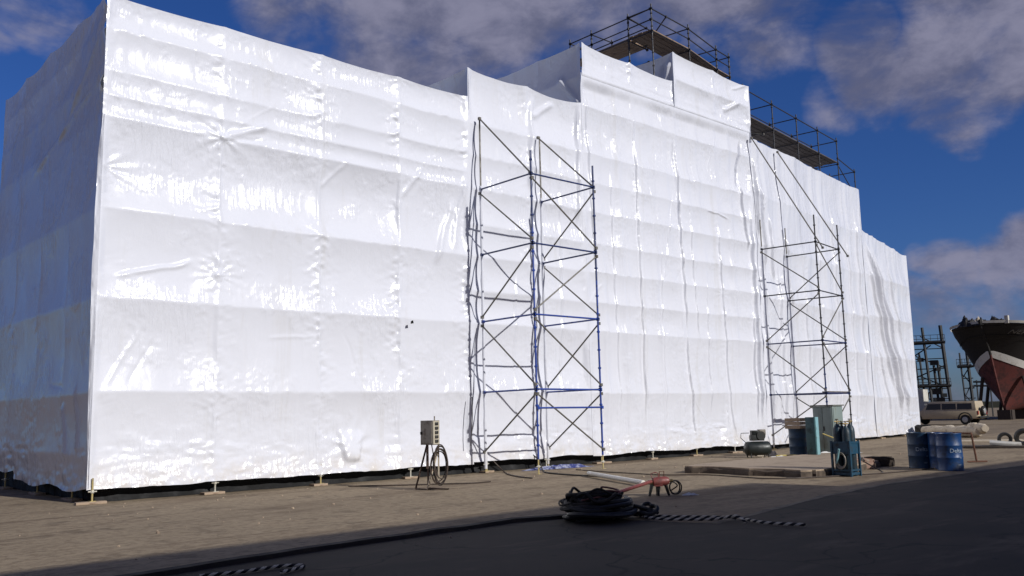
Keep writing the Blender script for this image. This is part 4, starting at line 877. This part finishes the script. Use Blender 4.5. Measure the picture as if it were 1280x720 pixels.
# steel lattice towers on the skyline
def frame_of(x, y):
    d = V((x, y, 0)).normalized(); return d, V((d.y, -d.x, 0))
def lattice(base, offs, h, label, wid, dep, plats, lean=.0):
    T = empty('lattice_tower', base); tag(T, label, 'steel tower', 'steel towers on the skyline')
    d, r = frame_of(base[0], base[1]); b0 = V(base)
    P = lambda a, c, z: tuple(b0 + r * a + d * c + V((0, 0, z)) + r * (-lean * z))
    for (a, c, w, ht) in offs: MB().path([P(a, c, 0), P(a, c, ht)], w, 4).build('leg', 'steelfar', T)
    for z in plats:
        m_ = MB(); 
        for k in range(2): m_.path([P(-wid / 2 - .5, -dep / 2 + dep * k, z), P(wid / 2 + .3, -dep / 2 + dep * k, z)], .16, 4)
        m_.path([P(-wid / 2 - .4, 0, z + .05), P(wid / 2, 0, z + .05)], .28, 4); m_.build('platform', 'steelfar', T)
        m_ = MB()
        for hh_ in (.55, 1.1): m_.path([P(-wid / 2 - .5, -dep / 2, z + hh_), P(wid / 2 + .3, -dep / 2, z + hh_)], .035, 4)
        for k in range(7): m_.path([P(-wid / 2 - .5 + (wid + .8) * k / 6, -dep / 2, z), P(-wid / 2 - .5 + (wid + .8) * k / 6, -dep / 2, z + 1.1)], .035, 4)
        m_.build('guard_rail', 'steelfar', T)
    rs = random.Random(int(base[0])); m_ = MB(); zz = 1.0; k = 0
    while zz < h - 2.2:
        a0, a1 = (-wid / 2, wid / 2) if k % 2 else (wid / 2, -wid / 2)
        m_.path([P(a0, rs.uniform(-1, 1), zz), P(a1 * rs.uniform(.2, 1), rs.uniform(-1, 1), zz + 2.0)], .09, 4); m_.path([P(-wid / 2, 0, zz), P(wid / 2, 0, zz)], .07, 4); zz += 1.5; k += 1
    m_.build('bracing', 'steelfar', T); return T, P, d, r
bs = V((138.0, 57.5, 0))
T, P, d, r = lattice((138.0, 57.5, 0), [(-2.5, -1, .22, 13.2), (-.1, -1, .20, 13.2), (2.4, -1, .26, 13.4), (-1.0, 1.5, .15, 9.6), (1.4, 1.5, .2, 8.2), (.8, 0, .18, 7.5)], 13, 'blackened steel lattice tower with railed platforms on the skyline beyond the film', 5.0, 2.4, [4.4, 10.9], .045)
m_ = MB()
for (a, z, s_) in ((-.9, 8.4, .7), (.9, 7.9, .9), (1.3, 6.9, .6), (.6, 3.6, 1.1), (-.9, 3.0, .8), (.9, 2.2, 1.2), (1.6, 3.0, .7)):
    q = V(P(a, 0, z)); m_.box(tuple(q - V((s_ * .6, s_ * .6, s_ * .4))), tuple(q + V((s_ * .6, s_ * .6, s_ * .4))), .5)
for k in range(9): q = V(P(-1.6, -.2, 1.2 + k * .33)); m_.box(tuple(q - V((.5, .5, .05))), tuple(q + V((.5, .5, .05))), .4)
m_.path([P(-1.6, -.2, .3), P(-1.6, -.2, 8.2), P(1.4, 0, 8.2), P(1.4, 0, .3)], .1, 4); m_.build('machinery', 'steelfar', T)
lattice((143.5, 54.2, 0), [(-.7, 0, .12, 9.4), (.3, 0, .22, 9.6), (-.7, 1.4, .12, 7), (.3, 1.4, .12, 7)], 9, 'slimmer dark steel tower with one platform beside the ship bow', 1.5, 1.4, [7.3], .03)
gf = empty('pipe_rack', (122, 42.2, 0)); tag(gf, 'low dark pipe rack between the slim steel tower and the ship', 'pipe rack')
d, r = frame_of(122, 42.2); b0 = V((122, 42.2, 0)); P2 = lambda a, z: tuple(b0 + r * a + V((0, 0, z)))
for a_ in (-2.8, -1.3, .4, 2.0): MB().path([P2(a_, 0), P2(a_, 4.6 if a_ < .5 else 6.6)], .09, 4).build('post', 'steelfar', gf)
for z in (3.9, 4.4): MB().path([P2(-3.2, z), P2(2.4, z - .2)], .12, 4).build('pipe', 'steelfar', gf)
for z in (1.5, 2.3): MB().path([P2(.4, z), P2(2.4, z)], .05, 4).build('rail', 'steelfar', gf)
wt = MB().box((116.2, 49.6, 0.0), (117.6, 51.0, 3.6)).build('white_cabin', 'cream', None, .05); tag(wt, 'small white cabin at the foot of the lattice tower', 'cabin')

# low bank on the horizon
hb = MB(); vs = []; fs = []; rs = np.random.RandomState(5); n = 240
for i in range(n):
    an = R(-10 + 125 * i / (n - 1)); rr_ = 420.; hgt = 1.55 + 1.1 * abs(float(fbm(np.array([i * .11]), np.array([2.]), 9, 4)[0])) * 2 + float(rs.rand()) * .4
    x, y = rr_ * math.cos(an), rr_ * math.sin(an); vs += [(x, y, -.5), (x, y, hgt), (x * 1.06, y * 1.06, hgt * 1.1), (x * 1.1, y * 1.1, -.5)]
    if i:
        for k in range(3): fs.append((4 * i - 4 + k, 4 * i + k, 4 * i + k + 1, 4 * i - 3 + k))
hb.add(vs, fs); M['bank'] = worn('scrub_bank', (.05, .055, .04), (.09, .075, .055), .95, scale=.3); tag(hb.build('low_bank', 'bank'), 'low dark scrub bank along the horizon', 'bank', kind='structure')

# wooden ship on stocks, bow towards the yard
SH = empty('wooden_ship', (94.0, 32.5, 0)); tag(SH, 'large dark wooden ship with red bottom and white stripe propped on stocks', 'ship')
bow = V((91.1, 32.9, 0)); vd = V((.945, .327, 0)).normalized(); an = R(-21)
axd = V((vd.x * math.cos(an) - vd.y * math.sin(an), vd.x * math.sin(an) + vd.y * math.cos(an), 0)); stb = V((axd.y, -axd.x, 0))
L = 30.
def beam(s, t):           # half beam at distance s aft of the stem head, height fraction t 0 keel 1 deck
    stem = 3.6 * max(1 - t, 0) ** 1.1 + .25 * (1 - t)     # stem rakes aft towards the keel
    q = max(0., (s - stem)); full = 3.6 * (1 - math.exp(-q / (1.0 + 2.2 * (1 - t)))) * min(1, .35 + .65 * ((L + 2 - s) / 8)) if q > 0 else 0.
    sec = (t ** .4) if t < .5 else (.5 ** .4) + (t - .5) * .5
    return full * min(1.15, sec * 1.2)
def zed(s, t):
    zk = .95; zs = 4.0 + 2.0 * math.exp(-max(0, s - 1.8) / 2.4); deck = 8.3 + .95 * math.exp(-s / 6) + 1.0 * max(0, (s - 18) / 12) ** 2
    if t <= .5: return zk + (zs - zk) * t / .5
    if t <= .565: return zs + .62 * (t - .5) / .065
    return zs + .62 + (deck - zs - .62) * (t - .565) / .435
SS = [0.02, .25, .5, .8, 1.2, 1.7, 2.3, 3.0, 3.8, 4.8, 6, 7.5, 9.5, 12, 15, 19, 23, 27, 30]
def hull_rows(t0, t1, k, side):
    rows = [t0 + (t1 - t0) * i / k for i in range(k + 1)]; vs = []; fs = []
    for s in SS:
        for t in rows:
            stem = 3.6 * max(1 - t, 0) ** 1.1 + .25 * (1 - t); ss = max(s, stem); 
            q = bow + axd * ss + stb * (side * (beam(ss, t) + .06)); vs.append((q.x, q.y, zed(ss, t)))
    m_ = k + 1
    for i in range(len(SS) - 1):
        for j in range(k): fs.append((i * m_ + j, (i + 1) * m_ + j, (i + 1) * m_ + j + 1, i * m_ + j + 1))
    return vs, fs
def hull_part(name, mat, t0, t1, k, out=0.):
    mb = MB()
    for side in (-1, 1):
        vs, fs = hull_rows(t0, t1, k, side); 
        if out: vs = [tuple(V(p_) + stb * side * out - axd * out) for p_ in vs]
        mb.add(vs, fs)
    vs = []                                         # close the stem between the two sides
    return mb.build(name, mat, SH, sharp=50)
hull_part('hull_bottom', 'red_hull', 0., .50, 10); hull_part('white_stripe', 'stripe', .50, .565, 2, .03); hull_part('topsides', 'hull', .565, 1.0, 9)
hull_part('rubbing_strake', 'hull', .80, .815, 1, .07); hull_part('rail', 'cream', 1.0, 1.04, 1, .05)
st = MB(); pts = []
for i in range(15):
    t = i / 14 * 1.06; tt_ = min(t, 1); s = 3.6 * max(1 - tt_, 0) ** 1.1 + .25 * (1 - tt_); q = bow + axd * (s - .02 - (.5 * max(0, t - 1))); pts.append((q.x, q.y, zed(s, t)))
st.path(pts[:8], .12, 6); st.build('stem_foot', 'red_hull', SH); MB().path(pts[7:], .13, 6).build('stem', 'hull', SH)
dk = MB(); vs = []; fs = []
for s in SS:
    for side in (-1, 1): q = bow + axd * s + stb * side * (beam(s, .97)); vs.append((q.x, q.y, zed(s, .96)))
for i in range(len(SS) - 1): fs.append((2 * i, 2 * i + 1, 2 * i + 3, 2 * i + 2))
dk.add(vs, fs); dk.build('deck', 'hull', SH)
for i, s in enumerate((.75, 1.9, 4.5, 8.2, 11.5, 15)):
    q = bow + axd * s + stb * (beam(s, 1.) - .05); MB().box((q.x - .17, q.y - .17, zed(s, 1) - .05), (q.x + .17, q.y + .17, zed(s, 1) + .7)).build('bollard', 'cream', SH, .03)
hs = MB(); q = bow + axd * 13; hs.box((q.x - 3, q.y - 2, 7.2), (q.x + 5, q.y + 2, 9.0), math.atan2(axd.y, axd.x)); hs.build('deck_house', 'hull', SH, .08)
kb = MB()
for s in (4, 8, 12, 16, 20, 24):
    q = bow + axd * s; MB().box((q.x - .6, q.y - .6, 0), (q.x + .6, q.y + .6, .95)).build('keel_block', 'darkwood', SH)
    for side in (-1, 1):
        a_ = q + stb * side * (beam(s, .5) + .5); b_ = q + stb * side * (beam(s, .45)); MB().path([(a_.x, a_.y, 0), (b_.x, b_.y, zed(s, .42))], .16, 6).build('shore', 'darkwood', SH)
cu = bpy.data.curves.new('ship_name', 'FONT'); cu.body = 'NEHA'; cu.size = 1.0; cu.extrude = .01; to = bpy.data.objects.new('tmp', cu); C.objects.link(to); dg = bpy.context.evaluated_depsgraph_get(); dg.update(); me = bpy.data.meshes.new_from_object(to.evaluated_get(dg)); bpy.data.objects.remove(to)
for v_ in me.vertices:
    s = 1.25 + v_.co.x * .55; tq = .84 + v_.co.y * .085; q = bow + axd * s + stb * (beam(s, tq) + .10 + v_.co.z); v_.co = (q.x, q.y, zed(s, tq))
M['dimletter'] = worn('faded_ship_lettering', (.16, .15, .135), (.05, .045, .04), .8, 0, scale=3); me.materials.append(M['dimletter']); o = bpy.data.objects.new('lettering', me); C.objects.link(o); o.parent = SH; o.matrix_parent_inverse = world_of(SH).inverted()
# gear heaped on the bow
gear = [(.6, 1.5, 1.3, .75, 'hull', 'long dark net heap on the shaded side of the ship foredeck'), (.2, .2, .9, .55, 'rubber', 'dark tangle of nets heaped on the prow of the ship'), (1.2, -.9, 1.3, .7, 'hull', 'black bundle of gear on the ship foredeck behind the prow'), (1.9, .9, 1.0, .6, 'rubber', 'dark roped sack on the foredeck nearest the white rail')]
for i, (s, o_, w_, h_, m_, lb) in enumerate(gear):
    q = bow + axd * (s + .5) - stb * o_; ob = rag('net_heap', q.x, q.y, w_, w_ * .8, h_, m_, lb, 41 + i, 'gear', .4 * i, z0=zed(s, 1.0) - .15); ob['group'] = 'gear heaped on the ship foredeck'
q = bow + axd * .9 + stb * -.6; rag('pink_bundle', q.x, q.y, .45, .4, .6, 'tan', 'small pale bundle among dark nets on the prow', 51, 'bundle', 0, z0=zed(.9, 1.0))

# sheds behind the photographer, whose shadow covers the road
WH = empty('warehouse', (15, -16, 0)); tag(WH, 'long grey corrugated warehouse across the road behind the camera', 'warehouse')
for (x0, x1, h) in ((-55, 19.0, 8.4), (19.0, 95, 7.45)):
    MB().box((x0, -26, 0), (x1, -6.0, h - .25)).build('wall', 'shed', WH); MB().box((x0 - .1, -26.3, h - .246), (x1 + .0, -5.8, h)).build('roof', 'shed', WH)
for x in (-30, -10, 8, 26, 44): MB().box((x, -5.98, 0), (x + 4, -5.93, 4.2)).build('roller_door', 'boxgrey', WH)

# ------------------------------------------------------------------ light, sky, camera
SUN = V((.127, -1, .5)).normalized()          # towards the sun
el = math.asin(SUN.z)
sun = bpy.data.lights.new('sun', 'SUN'); sun.energy = 4.0; sun.angle = R(.55); sun.color = (1, .975, .94)
so = bpy.data.objects.new('sun', sun); C.objects.link(so); so.rotation_euler = SUN.to_track_quat('Z', 'Y').to_euler()
w = bpy.data.worlds.new('World'); bpy.context.scene.world = w; w.use_nodes = True; t = w.node_tree; t.nodes.clear()
wo = N(t, 'ShaderNodeOutputWorld'); bg = N(t, 'ShaderNodeBackground'); t.links.new(bg.outputs[0], wo.inputs[0]); bg.inputs['Strength'].default_value = .066
sky = N(t, 'ShaderNodeTexSky'); sky.sky_type = 'NISHITA'; sky.sun_disc = False; sky.sun_elevation = el; sky.sun_rotation = math.atan2(SUN.x, SUN.y); sky.air_density = 1.0; sky.dust_density = .6; sky.ozone_density = 3.
hsv = N(t, 'ShaderNodeHueSaturation'); hsv.inputs['Saturation'].default_value = 1.15; hsv.inputs['Value'].default_value = 1.; t.links.new(sky.outputs[0], hsv.inputs['Color'])
tintc = mixc(t, 1., hsv.outputs[0], (.40, .58, 1.04), 'MULTIPLY')
tc = N(t, 'ShaderNodeTexCoord'); gen = tc.outputs['Generated']
def vm(op, a, b):
    n = N(t, 'ShaderNodeVectorMath', operation=op)
    for i, q in enumerate((a, b)):
        if isinstance(q, bpy.types.NodeSocket): t.links.new(q, n.inputs[i])
        else: n.inputs[i].default_value = q
    return n
def fm(op, a, b):
    n = N(t, 'ShaderNodeMath', operation=op)
    for i, q in enumerate((a, b)):
        if isinstance(q, bpy.types.NodeSocket): t.links.new(q, n.inputs[i])
        else: n.inputs[i].default_value = q
    return n.outputs[0]
mp = N(t, 'ShaderNodeMapping'); mp.inputs['Scale'].default_value = (1, 1, 1.7); t.links.new(gen, mp.inputs['Vector'])
nz = noise(t, 5.5, 8, .56, mp.outputs[0], .25); nz2 = noise(t, 14, 6, .6, mp.outputs[0], .2)
warp = N(t, 'ShaderNodeTexNoise'); warp.inputs['Scale'].default_value = 5; warp.inputs['Detail'].default_value = 5; t.links.new(gen, warp.inputs['Vector'])
wv = vm('SCALE', vm('SUBTRACT', warp.outputs['Color'], (.5, .5, .5)).outputs[0], (0, 0, 0)); wv.inputs['Scale'].default_value = .16
gw = vm('NORMALIZE', vm('ADD', gen, wv.outputs[0]).outputs[0], (0, 0, 0)).outputs[0]
acc = None
#           direction            angular radius (deg), weight
blobs = [((.49, .77, .41), 9, 1.), ((.56, .69, .45), 10, 1.), ((.64, .62, .45), 9, 1.), ((.55, .745, .375), 6, .9), ((.63, .68, .385), 6, .9), ((.735, .535, .43), 6.5, 1.), ((.785, .47, .405), 5.5, 1.), ((.76, .50, .37), 4, .9), ((.81, .44, .375), 3.5, .8),
         ((.845, .40, .37), 3.2, 1.), ((.86, .385, .335), 3.6, 1.), ((.85, .42, .315), 3, .8), ((.885, .32, .345), 5, 1.), ((.90, .26, .38), 7, 1.), ((.88, .28, .44), 8, 1.), ((.875, .35, .31), 3, .7),
         ((.945, .28, .165), 3.8, 1.), ((.94, .30, .13), 4.5, .95), ((.92, .365, .13), 3., .8), ((.95, .27, .10), 5, .8), ((.93, .35, .10), 4.5, .8), ((.935, .27, .19), 2.2, .9), ((.91, .41, .06), 4.5, .9), ((.95, .30, .05), 6, .95),
         ((.24, .90, .375), 3.2, .62), ((.19, .915, .365), 3, .55), ((.42, .80, .42), 5, .75), ((.3, .8, .55), 12, .7), ((.1, .6, .8), 18, .8), ((-.5, .6, .5), 26, 1.), ((-1, .25, .3), 34, 1.1), ((0, -.9, .45), 42, 1.2), ((.55, -.8, .5), 36, 1.1), ((-.6, -.8, .4), 36, 1.1), ((-.8, -.4, .5), 26, 1.), ((.7, -.3, .6), 20, .9), ((-.4, -.7, .5), 22, .8)]  # blobs behind and left of the camera: unseen clouds added as fill light
for dv, rad, wt_ in blobs:
    dn = V(dv).normalized(); dp = vm('DOT_PRODUCT', gw, tuple(dn)).outputs['Value']
    m_ = maprange(t, dp, math.cos(R(rad * 1.25)), math.cos(R(rad * .35)), 0, wt_)
    acc = m_ if acc is None else fm('MAXIMUM', acc, m_)
mask = fm('ADD', acc, fm('MULTIPLY', fm('SUBTRACT', nz, .5), 2.0)); mask = fm('ADD', mask, fm('MULTIPLY', fm('SUBTRACT', nz2, .5), .35))
cl = maprange(t, mask, .54, 1.02, 0, .92)
cl = fm('MULTIPLY', cl, maprange(t, acc, .02, .3, 0, 1))
ccol = mixc(t, maprange(t, fm('ADD', nz2, fm('MULTIPLY', nz, .6)), .62, 1.0), (1.8, 1.9, 3.05), (3.85, 3.8, 5.25))
sepz = N(t, 'ShaderNodeSeparateXYZ'); t.links.new(gen, sepz.inputs[0])
skyc = mixc(t, cl, tintc, ccol)
t.links.new(skyc, bg.inputs['Color'])

f_px, pitch, roll, yaw = 1120.0, .140572, -.0226004, .742352
fwd = V((math.sin(yaw) * math.cos(pitch), math.cos(yaw) * math.cos(pitch), math.sin(pitch))); right = V((math.cos(yaw), -math.sin(yaw), 0)); upv = right.cross(fwd)
r2 = right * math.cos(roll) + upv * math.sin(roll); u2 = upv * math.cos(roll) - right * math.sin(roll)
cam = bpy.data.cameras.new('camera'); co = bpy.data.objects.new('camera', cam); C.objects.link(co)
mtx = Matrix((r2, u2, -fwd)).transposed().to_4x4(); mtx.translation = V((0, 0, 1.55)); co.matrix_world = mtx
cam.sensor_width = 36.; cam.lens = f_px / 1280 * 36; cam.clip_end = 6000; cam.clip_start = .05
sc = bpy.context.scene; sc.camera = co
sc.view_settings.view_transform = 'Standard'; sc.view_settings.look = 'None'; sc.view_settings.exposure = 0.; sc.view_settings.gamma = 1.; sc.view_settings.use_curve_mapping = False
sc.cycles.max_bounces = 6; sc.cycles.use_denoising = True
